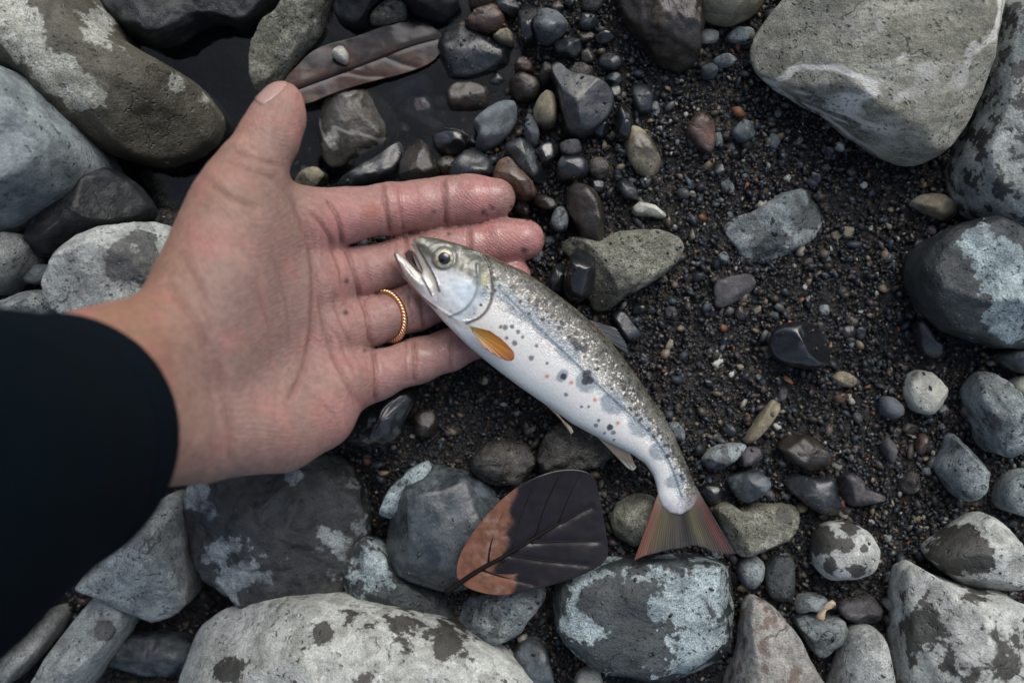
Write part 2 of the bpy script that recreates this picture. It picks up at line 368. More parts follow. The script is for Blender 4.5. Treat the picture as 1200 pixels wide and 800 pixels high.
SM('white', (160, 160, 150), (182, 180, 170), wet=-0.9, amp=0.3, wm=0.4, bump=0.5, speck=0.15)
SM('rust_white', (136, 134, 130), (160, 156, 150), wet=-0.3, amp=0.8, psc=120, wm=0.5, wtint=(1, .78, .7), bump=0.9, speck=0.25, coat=.1, rwet=.6)
SM('purple', (74, 71, 75), (94, 91, 93), wet=-0.1, amp=0.4, wm=0.45, bump=0.4, coat=0.4, speck=0.15)
SM('gravel_lump', (84, 82, 78), (120, 114, 106), wet=0.4, amp=0.6, psc=200, wm=0.4, bump=1.0, coat=0.5, speck=0.5)
seed = [100]; SET = []
def S(label, mat, h, poly, name='stone', wf=0.3, n=2.5, fac=2, rough=0.05, apex=(0, 0), blobs=(), tilt=(0, 0), cat=None, group=None, lift=0.0):
    seed[0] += 1
    cx, cy = np.mean(poly, axis=0); g = float(ground_h(np.array([cx]), np.array([cy]))[0]) + lift * .001
    h = h * .001
    me, c = rock_mesh(poly, g + h * wf, g + h, g - 0.005 - 0.2 * h, n, fac, rough, apex, seed[0], blobs, tilt)
    OCC.append((np.asarray(poly, float), h)); SET.append((me, c, np.asarray(poly, float), h))
    return tag(link(name, me, MATS[mat], loc=c), label, cat or name, group)

# large stones round the edge
S('large olive brown boulder with chalky white blotches beside the dark pool', 'olive_wet', 84, [(-60, -60), (90, -50), (118, 0), (140, 28), (152, 55), (192, 78), (236, 100), (258, 132), (255, 162), (226, 186), (190, 196), (132, 182), (95, 150), (60, 115), (0, 84), (-60, 70)], 'boulder', wf=.5, n=2.6, fac=3, rough=.05,
  blobs=[(35, 40, 26, -1.3), (62, 85, 22, -1.2), (95, 110, 20, -1.1), (118, 30, 20, -1.2), (15, 5, 28, -1.2), (80, 72, 10, -1), (210, 100, 14, -.9), (240, 112, 10, -.8)], apex=(-.1, .05))
S('smooth blue grey boulder with fine cracks, beside the olive boulder', 'blue_pale', 100, [(-70, 55), (0, 80), (35, 95), (65, 118), (90, 150), (108, 180), (112, 200), (90, 230), (50, 250), (0, 277), (-70, 290)], 'boulder', wf=.45, n=2.8, fac=3, rough=.045, apex=(-.25, .08))
S('black wet rock rising from the pool next to the thumb', 'black_matte', 52, [(100, -40), (345, -40), (340, 0), (318, 12), (292, 36), (262, 30), (240, 34), (215, 50), (190, 58), (165, 50), (146, 32), (130, 12)], 'rock', wf=.5, n=3.2, fac=3, rough=.07)
S('pale olive stone behind the tip of the thumb', 'olive_sandstone', 48, [(297, 85), (300, 58), (312, 36), (328, 24), (344, 6), (352, -20), (400, -20), (392, 12), (386, 24), (376, 46), (356, 66), (342, 84), (320, 112), (302, 112)], wf=.55, n=2.6, fac=2, rough=.09, blobs=[(372, 5, 14, 1.0), (384, 26, 10, 1.2)])
S('big smooth olive grey boulder with white scrapes, resting on dark gravel', 'olive_dry', 52, [(884, 56), (890, 36), (905, 15), (925, -6), (950, -60), (1150, -60), (1164, 0), (1160, 34), (1150, 72), (1141, 110), (1130, 142), (1106, 180), (1076, 190), (1050, 182), (1010, 157), (960, 122), (920, 97), (892, 77)], 'boulder', wf=.42, n=2.7, fac=3, rough=.035, apex=(.1, .2),
  blobs=[(930, 108, 30, .55), (965, 125, 26, .6), (1010, 150, 22, .5)])  # blobs paint the shade of the lower-left side into the stone colour
S('blotchy grey and black boulder leaning against the olive grey boulder', 'speckled_right', 50, [(1168, -40), (1250, -40), (1260, 60), (1260, 262), (1200, 284), (1168, 268), (1142, 246), (1130, 222), (1128, 192), (1140, 160), (1150, 130), (1152, 80), (1160, 40)], 'boulder', wf=.4, n=2.8, fac=3, rough=.05)
S('half black, half pale blue boulder with a straight ridge', 'dark_patched', 46, [(1072, 322), (1080, 292), (1108, 272), (1150, 258), (1172, 264), (1200, 292), (1240, 310), (1240, 404), (1182, 409), (1140, 396), (1106, 386), (1084, 360)], 'boulder', wf=.4, n=2.6, fac=4, rough=.06,
  blobs=[(1100, 330, 44, 1.0), (1180, 320, 30, -1.4), (1170, 350, 26, -1.0), (1150, 285, 16, -.9), (1190, 380, 24, -.6), (1205, 330, 9, 1.6), (1158, 352, 8, 1.3)])
S('large chalk white boulder spattered with brown damp spots, near the leaf', 'pale_spotted', 56, [(204, 800), (210, 754), (248, 722), (310, 706), (390, 700), (470, 711), (540, 736), (600, 771), (632, 802), (650, 880), (400, 920), (205, 880)], 'boulder', wf=.4, n=2.5, fac=2, rough=.03,
  blobs=[(378, 742, 11, 1.5), (470, 733, 16, 1.2), (530, 742, 22, 1.0), (265, 785, 16, 1.3), (410, 722, 8, .9), (520, 760, 10, 1.2), (430, 790, 12, .8), (300, 740, 20, -.6)])
S('dark mottled block with pale streaks under the heel of the hand', 'dark_mottled', 44, [(217, 585), (226, 558), (300, 540), (400, 526), (426, 560), (431, 602), (424, 652), (402, 690), (350, 705), (262, 704), (246, 672), (228, 622)], 'boulder', wf=.45, n=3.2, fac=4, rough=.095,
  blobs=[(232, 575, 18, -1.4), (345, 560, 14, -1.0), (285, 672, 30, -.9), (262, 640, 12, -.9), (310, 590, 30, .6), (380, 650, 20, -.5)])
S('pale tan boulder blotched with brown damp patches, beside a wedge shaped stone', 'pale_spotted', 46, [(1058, 700), (1062, 670), (1072, 661), (1092, 676), (1130, 690), (1162, 694), (1184, 702), (1240, 745), (1250, 830), (1060, 850)], 'boulder', wf=.4, n=3.0, fac=4, rough=.05,
  blobs=[(1080, 735, 24, 1.3), (1145, 690, 12, 1.2), (1180, 770, 26, .9), (1110, 775, 14, .8), (1140, 790, 12, .8)])
S('white speckled stone with a brown patch beside the wrist', 'pale_plain', 56, [(65, 335), (80, 296), (108, 274), (150, 263), (195, 262), (232, 296), (236, 340), (190, 380), (110, 384), (70, 362)], wf=.5, n=2.5, fac=2, rough=.04,
  blobs=[(140, 310, 24, 2.0), (165, 285, 22, 1.6), (185, 330, 30, 1.2), (158, 292, 7, -1.6)])
S('blue and black blotched flat boulder beneath the tail fin', 'dark_patched', 27, [(649, 700), (656, 676), (676, 664), (720, 656), (800, 654), (848, 660), (866, 690), (863, 738), (846, 778), (800, 798), (722, 794), (672, 762), (652, 732)], 'boulder', wf=.4, n=3.4, fac=2, rough=.045,
  blobs=[(735, 705, 26, .6), (735, 765, 22, .9), (700, 690, 14, .5), (780, 715, 24, -.5), (830, 690, 34, -.6), (800, 740, 30, -.6), (675, 725, 18, -.8), (820, 772, 22, -.5), (700, 665, 20, -.7)])
S('broad slate grey stone beneath the leaf stalk', 'slate_grey', 20, [(500, 543), (520, 546), (548, 556), (572, 570), (588, 585), (600, 610), (590, 650), (565, 680), (530, 694), (482, 682), (448, 660), (452, 622), (464, 590), (480, 560)], wf=.4, n=3.6, fac=2, rough=.03,
  blobs=[(480, 660, 44, .9), (520, 685, 40, .8), (572, 572, 9, -1.2)])
S('wet dark rock with a pale grey crust between two boulders', 'dark_patched', 24, [(396, 706), (398, 660), (424, 624), (444, 634), (470, 668), (520, 690), (545, 722), (560, 740), (480, 726), (440, 716)], 'rock', wf=.4, n=2.6, fac=3, rough=.07, blobs=[(440, 668, 20, -1.6), (462, 645, 7, -1.6), (500, 700, 40, .9)])
S('blue grey flat stone sticking out under the leaf', 'grey_pale', 15, [(533, 736), (544, 706), (570, 694), (640, 686), (638, 702), (620, 726), (604, 748), (594, 760), (570, 752)], wf=.4, n=3.2, blobs=[(580, 722, 20, .7)])
S('small slate stone wedged against the chalk white boulder', 'slate_grey', 18, [(598, 772), (610, 753), (625, 748), (640, 756), (648, 790), (652, 830), (622, 830)], n=2.8)
S('pale flake of stone beside the mottled block', 'dark_patched', 18, [(444, 604), (454, 576), (478, 550), (502, 538), (510, 545), (488, 572), (474, 602), (458, 608)], n=3, fac=3, rough=.08, blobs=[(470, 585, 20, -1.0), (490, 552, 14, -.9)])
S('dark gravelly lump of stone between the leaf and the belly', 'gravel_lump', 14, [(550, 552), (558, 530), (588, 516), (622, 522), (630, 545), (612, 562), (590, 570), (565, 564)], 'rock', rough=.14, n=2.2)
S('brown knobbly stone under the belly fins', 'gravel_lump', 14, [(624, 556), (634, 516), (650, 498), (680, 488), (712, 500), (722, 526), (702, 546), (670, 556), (645, 553)], rough=.13, n=2.6)
S('round grey pebble beneath the root of the tail fin', 'olive_sandstone', 13, [(714, 608), (724, 588), (745, 578), (765, 580), (777, 600), (770, 630), (746, 641), (722, 633)], 'pebble')
S('dark wet stone with bright glints under the little finger', 'black_wet', 22, [(402, 515), (420, 492), (446, 466), (482, 450), (492, 464), (478, 490), (469, 512), (450, 524), (422, 522)], n=2.6, blobs=[(465, 505, 8, -1.2)])  # pale blob paints a glint into the stone colour
S('squat purple brown pebble beside the dark glinting stone', 'brown_wet', 12, [(482, 486), (494, 478), (512, 479), (516, 498), (508, 513), (490, 512)], 'pebble')
S('soft grey boulder lit on one face, tucked under the sleeve', 'pale_plain', 52, [(96, 690), (130, 640), (180, 590), (214, 572), (223, 628), (227, 700), (206, 722), (162, 732), (138, 706)], 'boulder', wf=.4, n=2.6, fac=4, rough=.05)
S('long rounded pale stone with one brown stain, under the sleeve', 'pale_plain', 50, [(20, 850), (56, 775), (108, 702), (126, 690), (148, 700), (154, 724), (142, 750), (100, 810), (60, 870)], wf=.45, n=2.2, fac=1, rough=.03, blobs=[(122, 738, 15, 2.2)])
S('flat dull grey stone lying under the chalk white boulder', 'slate_grey', 18, [(120, 772), (140, 746), (165, 740), (225, 742), (230, 790), (170, 784)], n=3.2)
S('pale stone in shadow behind the long rounded stone', 'pale_plain', 40, [(-10, 770), (20, 735), (46, 716), (68, 712), (74, 724), (60, 752), (30, 790), (0, 800)], n=2.6)
S('brown grey rounded stone next to the blue grey boulder', 'pale_plain', 52, [(-60, 270), (0, 276), (28, 274), (37, 288), (31, 310), (10, 331), (-10, 346), (-60, 345)], wf=.4, n=2.3)
S('small oval bluish pebble in the dark gap beside the wrist', 'blue_pale', 20, [(33, 324), (42, 315), (55, 309), (67, 312), (63, 326), (48, 334), (36, 332)], 'pebble')
S('pale streaked stone half hidden by the sleeve', 'grey_pale', 40, [(-20, 380), (10, 356), (42, 341), (66, 342), (92, 358), (90, 400), (10, 420)], n=2.6)
S('black boulder in shade between the pale stones', 'black_matte', 38, [(26, 268), (60, 240), (110, 204), (140, 200), (168, 224), (180, 250), (150, 266), (112, 278), (80, 300), (48, 304)], 'boulder', n=2.6)
S('triangular pale stone with a soft brown damp side', 'pale_spotted', 34, [(1086, 650), (1098, 636), (1132, 612), (1156, 601), (1172, 612), (1188, 634), (1206, 660), (1206, 682), (1166, 688), (1126, 684), (1100, 664)], wf=.4, n=2.4, fac=2, rough=.03,
  blobs=[(1115, 645, 24, 1.6), (1150, 652, 16, 1.5), (1140, 625, 10, .9)])
S('cone shaped white stone veined with rust', 'rust_white', 36, [(845, 830), (868, 760), (871, 715), (880, 698), (892, 700), (910, 712), (932, 740), (948, 772), (978, 830)], wf=.35, n=2.2, fac=4, rough=.07)
S('smooth finger shaped grey green stone', 'pale_plain', 30, [(968, 840), (984, 778), (995, 746), (1005, 735), (1022, 733), (1034, 743), (1040, 774), (1050, 840)], wf=.4, n=2.2, fac=0, rough=.02)
S('heart shaped grey stone with dark pits', 'grey_pale', 15, [(930, 726), (944, 719), (955, 722), (962, 727), (985, 723), (994, 737), (986, 750), (971, 760), (962, 770), (952, 763), (942, 746)], n=3, rough=.05)
S('small lumpy grey stone next to the heart shaped stone', 'grey_pale', 11, [(930, 711), (937, 698), (950, 695), (968, 699), (971, 710), (962, 716), (946, 712), (935, 719)], n=2.8, rough=.08)
S('purple grey flat stone beside the heart shaped stone', 'purple', 10, [(980, 708), (990, 702), (1026, 699), (1033, 710), (1038, 723), (1020, 729), (1000, 729), (984, 720)], n=3.4)
S('pale blotchy pebble at the foot of the tan boulder', 'grey_pale', 11, [(1033, 708), (1045, 698), (1062, 702), (1062, 716), (1045, 718)], 'pebble')
S('flat blue grey pebble between finger shaped stone and tan boulder', 'slate_blue', 9, [(1034, 722), (1060, 719), (1062, 738), (1040, 739)], 'pebble', n=3)
S('round brown and cream spotted pebble alone on the gravel', 'pale_spotted', 24, [(953, 645), (957, 624), (972, 613), (996, 611), (1016, 621), (1028, 642), (1022, 666), (1000, 676), (968, 678), (955, 664)], 'pebble', wf=.4, n=2.5, fac=0, rough=.02,
  blobs=[(962, 635, 14, 2.2), (993, 640, 9, 1.5), (1012, 643, 4, 1.6), (1003, 667, 9, 1.5), (995, 618, 9, 1.3), (970, 664, 10, 1.0)])
S('pale grey angular block next to the spotted triangle stone', 'grey_pale', 24, [(1114, 512), (1124, 507), (1128, 522), (1142, 535), (1154, 552), (1150, 564), (1132, 588), (1118, 578), (1108, 561), (1100, 548), (1105, 535), (1113, 525)], n=3, fac=5, rough=.06)
S('pale blue stone beside the angular block and the triangular stone', 'blue_pale', 22, [(1168, 582), (1178, 562), (1196, 550), (1224, 550), (1230, 602), (1196, 604), (1172, 596)], n=2.8)
S('grey lumpy stone with chalky patches near the half black boulder', 'grey_pale', 28, [(1134, 456), (1144, 438), (1160, 435), (1179, 448), (1190, 474), (1198, 510), (1196, 526), (1175, 535), (1155, 526), (1149, 500), (1139, 480)], wf=.35, n=2.5, rough=.08, blobs=[(1165, 490, 14, .9)])
S('creamy white stone beside the grey lumpy stone', 'white', 24, [(1184, 452), (1196, 440), (1224, 442), (1224, 504), (1198, 498)], n=2.6)
S('plain grey stone tucked under the half black boulder', 'slate_grey', 18, [(1163, 416), (1184, 407), (1222, 406), (1222, 438), (1186, 437)])
S('white six sided pebble with a brown corner', 'white', 15, [(1062, 462), (1066, 438), (1077, 432), (1092, 437), (1105, 458), (1102, 474), (1088, 487), (1072, 481)], 'pebble', n=3.4, fac=3, rough=.05, blobs=[(1072, 440, 9, 1.1)])
S('slate blue oval pebble beside the six sided pebble', 'slate_blue', 8, [(1029, 474), (1034, 464), (1046, 464), (1058, 476), (1058, 486), (1046, 492), (1033, 486)], 'pebble', fac=0, rough=.02)
S('glossy black oval pebble alone on the gravel', 'black_wet', 15, [(898, 402), (904, 386), (920, 377), (944, 377), (962, 386), (972, 406), (971, 424), (958, 433), (930, 431), (906, 420)], 'pebble', wf=.4, n=2.8, fac=1, rough=.03)
S('curved wet slate chip with a bright edge near the half black boulder', 'slate_wet', 10, [(1069, 380), (1078, 372), (1086, 386), (1096, 400), (1111, 410), (1108, 419), (1090, 421), (1075, 409)], n=3)
S('half buried grey speckled stone in the gravel', 'grey_pale', 6.5, [(846, 266), (858, 255), (880, 250), (928, 222), (962, 230), (972, 252), (964, 272), (940, 288), (900, 311), (870, 304)], wf=.0, n=2.6, rough=.09, blobs=[(900, 285, 22, .9), (950, 250, 26, 1.0)])
S('brown dusty stone half sunk in gravel near the olive grey boulder', 'tan', 10, [(1064, 238), (1078, 228), (1100, 227), (1119, 239), (1122, 254), (1106, 260), (1084, 250)], n=2.3, wf=.2)
S('olive sandy stone with a pale scar beside the fingertips', 'olive_sandstone', 17, [(652, 286), (675, 277), (700, 284), (722, 272), (750, 269), (776, 270), (796, 279), (801, 290), (796, 306), (776, 323), (750, 339), (731, 349), (713, 364), (696, 366), (688, 344), (678, 310)], wf=.35, n=2.8, rough=.03, blobs=[(742, 316, 10, -1.0), (712, 350, 22, .9)])
S('upright black glossy pebble leaning on the olive sandy stone', 'black_wet', 26, [(658, 338), (664, 306), (674, 291), (686, 291), (697, 302), (698, 322), (693, 346), (680, 354), (666, 352)], 'pebble', wf=.4, fac=1, rough=.03, n=2.3)
S('small slate sliver beside the dorsal fin', 'slate_wet', 9, [(714, 368), (728, 361), (746, 384), (753, 393), (746, 401), (732, 399)], n=3)
S('flat brown slate chip half buried in gravel', 'purple', 5.5, [(836, 334), (842, 327), (880, 319), (886, 334), (876, 346), (850, 360), (838, 361)], n=3.4)
S('small blue triangle of stone beside the speckled half buried stone', 'slate_blue', 6, [(841, 298), (850, 294), (855, 303), (848, 311), (842, 305)], 'pebble')
S('tan splinter of stone lying on the gravel', 'tan', 8, [(871, 516), (880, 500), (895, 480), (905, 468), (918, 466), (915, 479), (900, 499), (885, 516), (875, 520)], n=3.0, rough=.05)
S('grey green pebble with a small black hole', 'grey_pale', 13, [(821, 538), (834, 525), (850, 519), (876, 519), (864, 536), (842, 551), (826, 548)], 'pebble', n=2.6, blobs=[(849, 528, 3.2, 4.5), (850, 545, 12, .9)])  # the dark inside of the hole is painted on as a spot
S('dark glinting block touching the pebble with the hole', 'purple', 12, [(862, 531), (877, 523), (893, 524), (891, 541), (866, 547)], 'pebble', n=3.6, fac=3, rough=.08)
S('dark brown wet stone half buried beyond the tan splinter', 'brown_wet', 11, [(910, 522), (920, 511), (946, 509), (962, 520), (974, 536), (966, 549), (945, 552), (924, 541)], n=2.6, rough=.08)
S('grey brick shaped pebble', 'slate_grey', 15, [(851, 562), (870, 552), (888, 549), (901, 563), (898, 574), (870, 589), (860, 579)], 'pebble', n=3.8, fac=2, rough=.04)
S('small dark pebble between tail fin and brick shaped pebble', 'black_wet', 9, [(818, 572), (833, 562), (846, 570), (847, 586), (830, 592)], 'pebble')
S('broad pale grey stone with white flanks beside the tail fin', 'olive_sandstone', 15, [(834, 594), (855, 588), (870, 600), (890, 591), (931, 591), (940, 602), (931, 621), (912, 641), (890, 650), (864, 650), (849, 626)], n=3.2, rough=.05, blobs=[(855, 605, 12, -1.0), (920, 610, 14, .6), (890, 640, 10, -.7)])
S('blue black triangular slate pointing at the spotted pebble', 'slate_wet', 12, [(915, 560), (930, 554), (955, 560), (975, 555), (977, 575), (987, 599), (978, 609), (960, 601), (944, 591), (928, 579)], n=3.2, fac=4, blobs=[(962, 580, 14, -.9)])
S('thin grey wedge of stone beside the triangular slate', 'purple', 9, [(982, 560), (995, 552), (1009, 560), (1012, 571), (1032, 579), (1044, 584), (1010, 592), (991, 592)], n=3, fac=3)
S('oval grey pebble near the broad pale stone', 'grey_pale', 11, [(864, 666), (870, 652), (884, 649), (895, 658), (894, 676), (882, 691), (869, 684)], 'pebble', fac=0, rough=.03)
S('blue black square slate next to the oval grey pebble', 'dark_patched', 10, [(894, 660), (905, 652), (926, 649), (930, 665), (928, 701), (910, 705), (896, 691)], n=3.6)
S('white knobbly pebble at the foot of the blotched flat boulder', 'white', 12, [(673, 797), (680, 785), (695, 780), (705, 790), (706, 812), (676, 812)], 'pebble', rough=.1)
S('round tan and white pebble beside the olive grey boulder', 'tan', 26, [(814, 4), (810, -30), (896, -34), (895, 4), (881, 20), (858, 28), (835, 26), (820, 16)], 'pebble', fac=0, rough=.02, n=2.3)
S('olive brown rock half sunk in gravel beside the tan and white pebble', 'brown_wet', 24, [(712, -40), (820, -40), (823, 30), (816, 74), (796, 84), (770, 72), (748, 44), (726, 12)], 'rock', wf=.2, n=2.6, rough=.09, blobs=[(770, 15, 26, -.9), (800, 60, 20, -.5)])
# pebbles around the pool
S('banded brown stone with white quartz lines between thumb and index finger', 'banded', 26, [(380, 130), (390, 117), (410, 109), (440, 107), (456, 121), (466, 140), (467, 160), (456, 173), (430, 187), (405, 204), (391, 206), (380, 191), (376, 160)], wf=.35, n=2.8, rough=.035)
S('black slab with a thin pale vein under the banded stone', 'slate_wet', 16, [(380, 226), (400, 211), (425, 195), (455, 177), (470, 166), (474, 186), (464, 208), (440, 216), (410, 224)], n=3)
S('brown pyramid stone beside the index finger', 'brown_wet', 17, [(468, 194), (479, 172), (492, 163), (503, 174), (514, 195), (518, 212), (490, 216), (467, 214)], n=2.2, fac=3, blobs=[(490, 195, 15, -.6)])
S('cluster chip of tan stone in the crook of the thumb', 'tan', 12, [(343, 217), (357, 200), (372, 196), (386, 206), (373, 221), (352, 226)], 'pebble', n=3, fac=3)
S('small grey square pebble beside the thumb tip', 'slate_blue', 14, [(361, 129), (378, 126), (381, 142), (372, 149), (362, 142)], 'pebble', n=3.4)
S('glinting black pebble in the crook of the thumb', 'black_wet', 12, [(352, 180), (362, 165), (374, 168), (378, 186), (366, 198), (354, 194)], 'pebble')
S('grey sunken stone beside the dark wet leaf', 'slate_blue', 14, [(443, 96), (468, 85), (500, 81), (510, 95), (508, 112), (490, 121), (464, 131), (448, 119)], blobs=[(500, 100, 16, .9)])
S('angular purple brown flake in the shallow water', 'purple', 14, [(461, 131), (480, 118), (506, 114), (509, 133), (503, 146), (526, 150), (510, 157), (488, 150)], n=3.4, fac=4)
S('dark brown barrel shaped pebble in the shallow water', 'brown_wet', 17, [(522, 110), (530, 100), (552, 99), (571, 105), (574, 122), (566, 136), (544, 137), (526, 130)], 'pebble', n=3.0, blobs=[(545, 112, 12, -.5)])
S('angular blue grey stone with a bright face', 'slate_blue', 19, [(553, 145), (572, 130), (588, 121), (605, 121), (606, 143), (592, 164), (568, 180), (556, 174), (562, 158)], n=3, fac=4, blobs=[(575, 145, 22, -1)])
S('dark stone touching the index finger near its middle joint', 'slate_wet', 14, [(522, 210), (534, 186), (545, 176), (560, 175), (577, 190), (582, 210), (550, 214)], n=2.5)
S('black sunken stone near the barrel shaped pebble', 'black_wet', 11, [(506, 160), (520, 150), (545, 154), (553, 172), (540, 186), (518, 184), (508, 174)])
S('slate stone with a pale rim and gravel caught on it', 'slate_wet', 15, [(512, 55), (526, 32), (545, 27), (562, 38), (592, 52), (612, 62), (608, 72), (586, 84), (560, 94), (530, 96), (516, 84)], n=3.6, rough=.04)
S('rusty red stone beside the gravel topped slate', 'red_brown', 16, [(543, 28), (560, 14), (580, 7), (592, 22), (590, 38), (570, 42), (552, 37)], rough=.08)
S('small pale shell shaped chip', 'tan', 15, [(576, 44), (590, 37), (602, 42), (602, 54), (587, 52)], 'pebble', n=3)
S('slate blue stone with a flat bright face', 'slate_blue', 17, [(622, 32), (631, 12), (643, 8), (657, 21), (667, 32), (657, 43), (645, 50), (632, 47)], n=3.2, fac=3)
S('black stone beside the flat slate blue stone', 'black_wet', 14, [(606, 42), (608, 14), (622, 5), (632, 14), (624, 34), (626, 52), (614, 56)])
S('small rust flecked pebble near the gravel topped slate', 'red_brown', 11, [(601, 76), (612, 66), (623, 75), (626, 86), (608, 87)], 'pebble', rough=.1)
S('grey brown stone next to the tan egg shaped pebble', 'brown_wet', 13, [(595, 96), (609, 85), (629, 92), (635, 105), (627, 119), (609, 121), (599, 112)], blobs=[(608, 100, 8, -.8)])
S('speckled grey pebble wedged beside the large dark stone', 'gravel_lump', 12, [(631, 88), (640, 70), (648, 80), (646, 98), (634, 100)], 'pebble')
S('tan egg shaped pebble standing among dark stones', 'tan', 18, [(624, 131), (631, 115), (640, 106), (649, 110), (653, 126), (652, 146), (640, 152), (627, 144)], 'pebble', fac=0, rough=.02, n=2.2, wf=.4)
S('large dark brown stone with a pale rim', 'slate_wet', 21, [(644, 80), (654, 73), (668, 88), (690, 91), (706, 97), (718, 110), (719, 126), (709, 143), (696, 157), (680, 163), (663, 158), (658, 132), (653, 105)], wf=.45, n=3.4, fac=1, rough=.03)
S('thin shiny sliver of stone standing beside the tan egg', 'slate_blue', 14, [(614, 156), (617, 134), (627, 138), (633, 160), (628, 174), (619, 172)], 'pebble', n=2.6)
S('black stone with one long glint beside the large dark stone', 'black_wet', 14, [(719, 134), (732, 118), (741, 138), (738, 166), (720, 165)])
S('dark green pebble sunk in gravel', 'slate_wet', 8, [(738, 102), (754, 97), (767, 114), (762, 134), (744, 132)], 'pebble', wf=.2)
S('orange brown stone touching the index fingertip', 'orange', 21, [(577, 207), (583, 190), (597, 184), (608, 199), (622, 211), (631, 226), (622, 236), (606, 234), (594, 222), (580, 216)], n=2.4, wf=.4)
S('flat blue grey stone behind the orange stone', 'slate_wet', 14, [(588, 172), (610, 162), (632, 180), (641, 200), (643, 218), (628, 216), (612, 206), (598, 188)], n=3.4, blobs=[(620, 185, 18, -.8)])
S('black wavy edged pebble', 'black_wet', 16, [(626, 178), (640, 167), (657, 169), (658, 179), (647, 191), (638, 199), (630, 189)], 'pebble', rough=.1)
S('purple brown flake of stone near the large dark stone', 'purple', 14, [(655, 168), (678, 165), (682, 179), (668, 185), (657, 180)], 'pebble', n=3.2)
S('grey wet stone with a small bright glint', 'slate_wet', 14, [(650, 197), (660, 181), (676, 181), (690, 190), (689, 206), (672, 213), (653, 212)], blobs=[(658, 190, 7, -1.2)])  # the glint is a paler patch painted on the stone
S('small green brown chip beside the orange stone', 'brown_wet', 12, [(620, 236), (632, 227), (651, 235), (655, 245), (640, 249)], 'pebble', n=3)
S('pale grey thumb sized pebble beside the dark brown oval', 'grey_pale', 14, [(643, 263), (649, 246), (660, 241), (666, 252), (665, 269), (655, 273)], 'pebble', n=2.6)
S('dark brown oval stone with a ridge near the fingertips', 'brown_wet', 20, [(662, 226), (671, 214), (690, 218), (704, 235), (708, 262), (708, 282), (698, 290), (684, 285), (675, 266), (664, 245)], n=2.6, wf=.4)
S('long pale buff stone with a bright flank in the gravel', 'tan', 9, [(731, 166), (737, 150), (746, 146), (762, 160), (775, 185), (775, 202), (762, 210), (747, 202), (736, 186)], n=2.4, blobs=[(762, 170, 16, .9)])
S('small cream pebble beyond the dark brown oval', 'white', 8, [(740, 244), (750, 235), (765, 239), (783, 250), (779, 256), (760, 253), (744, 253)], 'pebble', n=2.4)
S('grey slate chip next to the small cream pebble', 'slate_wet', 8, [(720, 216), (732, 210), (747, 222), (748, 234), (730, 235)], 'pebble', n=3.2)
S('pale stone peeping out behind the dark wet leaf', 'olive_sandstone', 30, [(432, 30), (445, 14), (460, 4), (478, 8), (476, 24), (455, 32)], wf=.5)
S('black rock at the rim of the pool behind the dark wet leaf', 'black_matte', 40, [(392, 20), (400, -30), (470, -30), (520, -20), (540, 4), (520, 26), (486, 16), (470, 2), (446, 8), (424, 36)], 'rock', rough=.1)
S('red brown and white pebble near the tan and white pebble', 'red_brown', 10, [(802, 156), (812, 135), (825, 130), (837, 145), (838, 170), (832, 182), (815, 172)], 'pebble', blobs=[(831, 160, 7, -1.0)])
S('clear bluish pebble on the gravel by the olive grey boulder', 'slate_blue', 9, [(856, 156), (868, 141), (881, 144), (885, 161), (870, 168)], 'pebble', n=3, fac=4)
S('flat cream pebble near the round tan pebble', 'white', 7, [(815, 43), (825, 35), (843, 38), (841, 49), (825, 51)], 'pebble')
S('grey pebble lying against the olive grey boulder', 'grey_pale', 9, [(849, 43), (862, 33), (880, 34), (886, 44), (876, 52), (858, 50)], 'pebble')
S('long cream pebble with a dark underside by the olive grey boulder', 'grey_pale', 8, [(834, 71), (850, 63), (865, 70), (856, 78), (840, 78)], 'pebble')
S('small bluish grey pebble with a hollow', 'slate_blue', 8, [(820, 80), (832, 74), (842, 82), (838, 92), (824, 92)], 'pebble')
S('grey brown tongue shaped pebble near the angular block', 'purple', 7, [(1032, 520), (1037, 511), (1047, 517), (1052, 530), (1047, 544), (1040, 540)], 'pebble')
S('narrow red brown pebble near the angular block', 'red_brown', 6, [(1072, 525), (1078, 506), (1086, 509), (1085, 526), (1077, 534)], 'pebble')
S('purple gravelly pebble between the wedge and the angular block', 'gravel_lump', 7, [(1055, 566), (1065, 552), (1077, 555), (1077, 571), (1066, 580), (1056, 574)], 'pebble', rough=.12)
S('bright orange pebble near the glossy black pebble', 'orange', 5, [(976, 466), (985, 458), (995, 463), (991, 471), (980, 472)], 'pebble')
S('buff pebble half buried near the glossy black pebble', 'tan', 5, [(972, 441), (989, 433), (1006, 445), (999, 454), (979, 452)], 'pebble', wf=.1)
S('pale grey pebble pressed against the back of the fish', 'grey_pale', 8, [(782, 496), (793, 493), (802, 503), (802, 517), (790, 516)], 'pebble')
S('small dark stone behind the fingertips', 'slate_wet', 12, [(640, 330), (648, 312), (660, 306), (666, 320), (658, 342), (646, 346)], 'pebble')
S('cream pebble lying on the dark wet leaf', 'white', 6, [(388, 66), (393, 53), (400, 52), (408, 62), (406, 75), (398, 72)], 'pebble', lift=35)
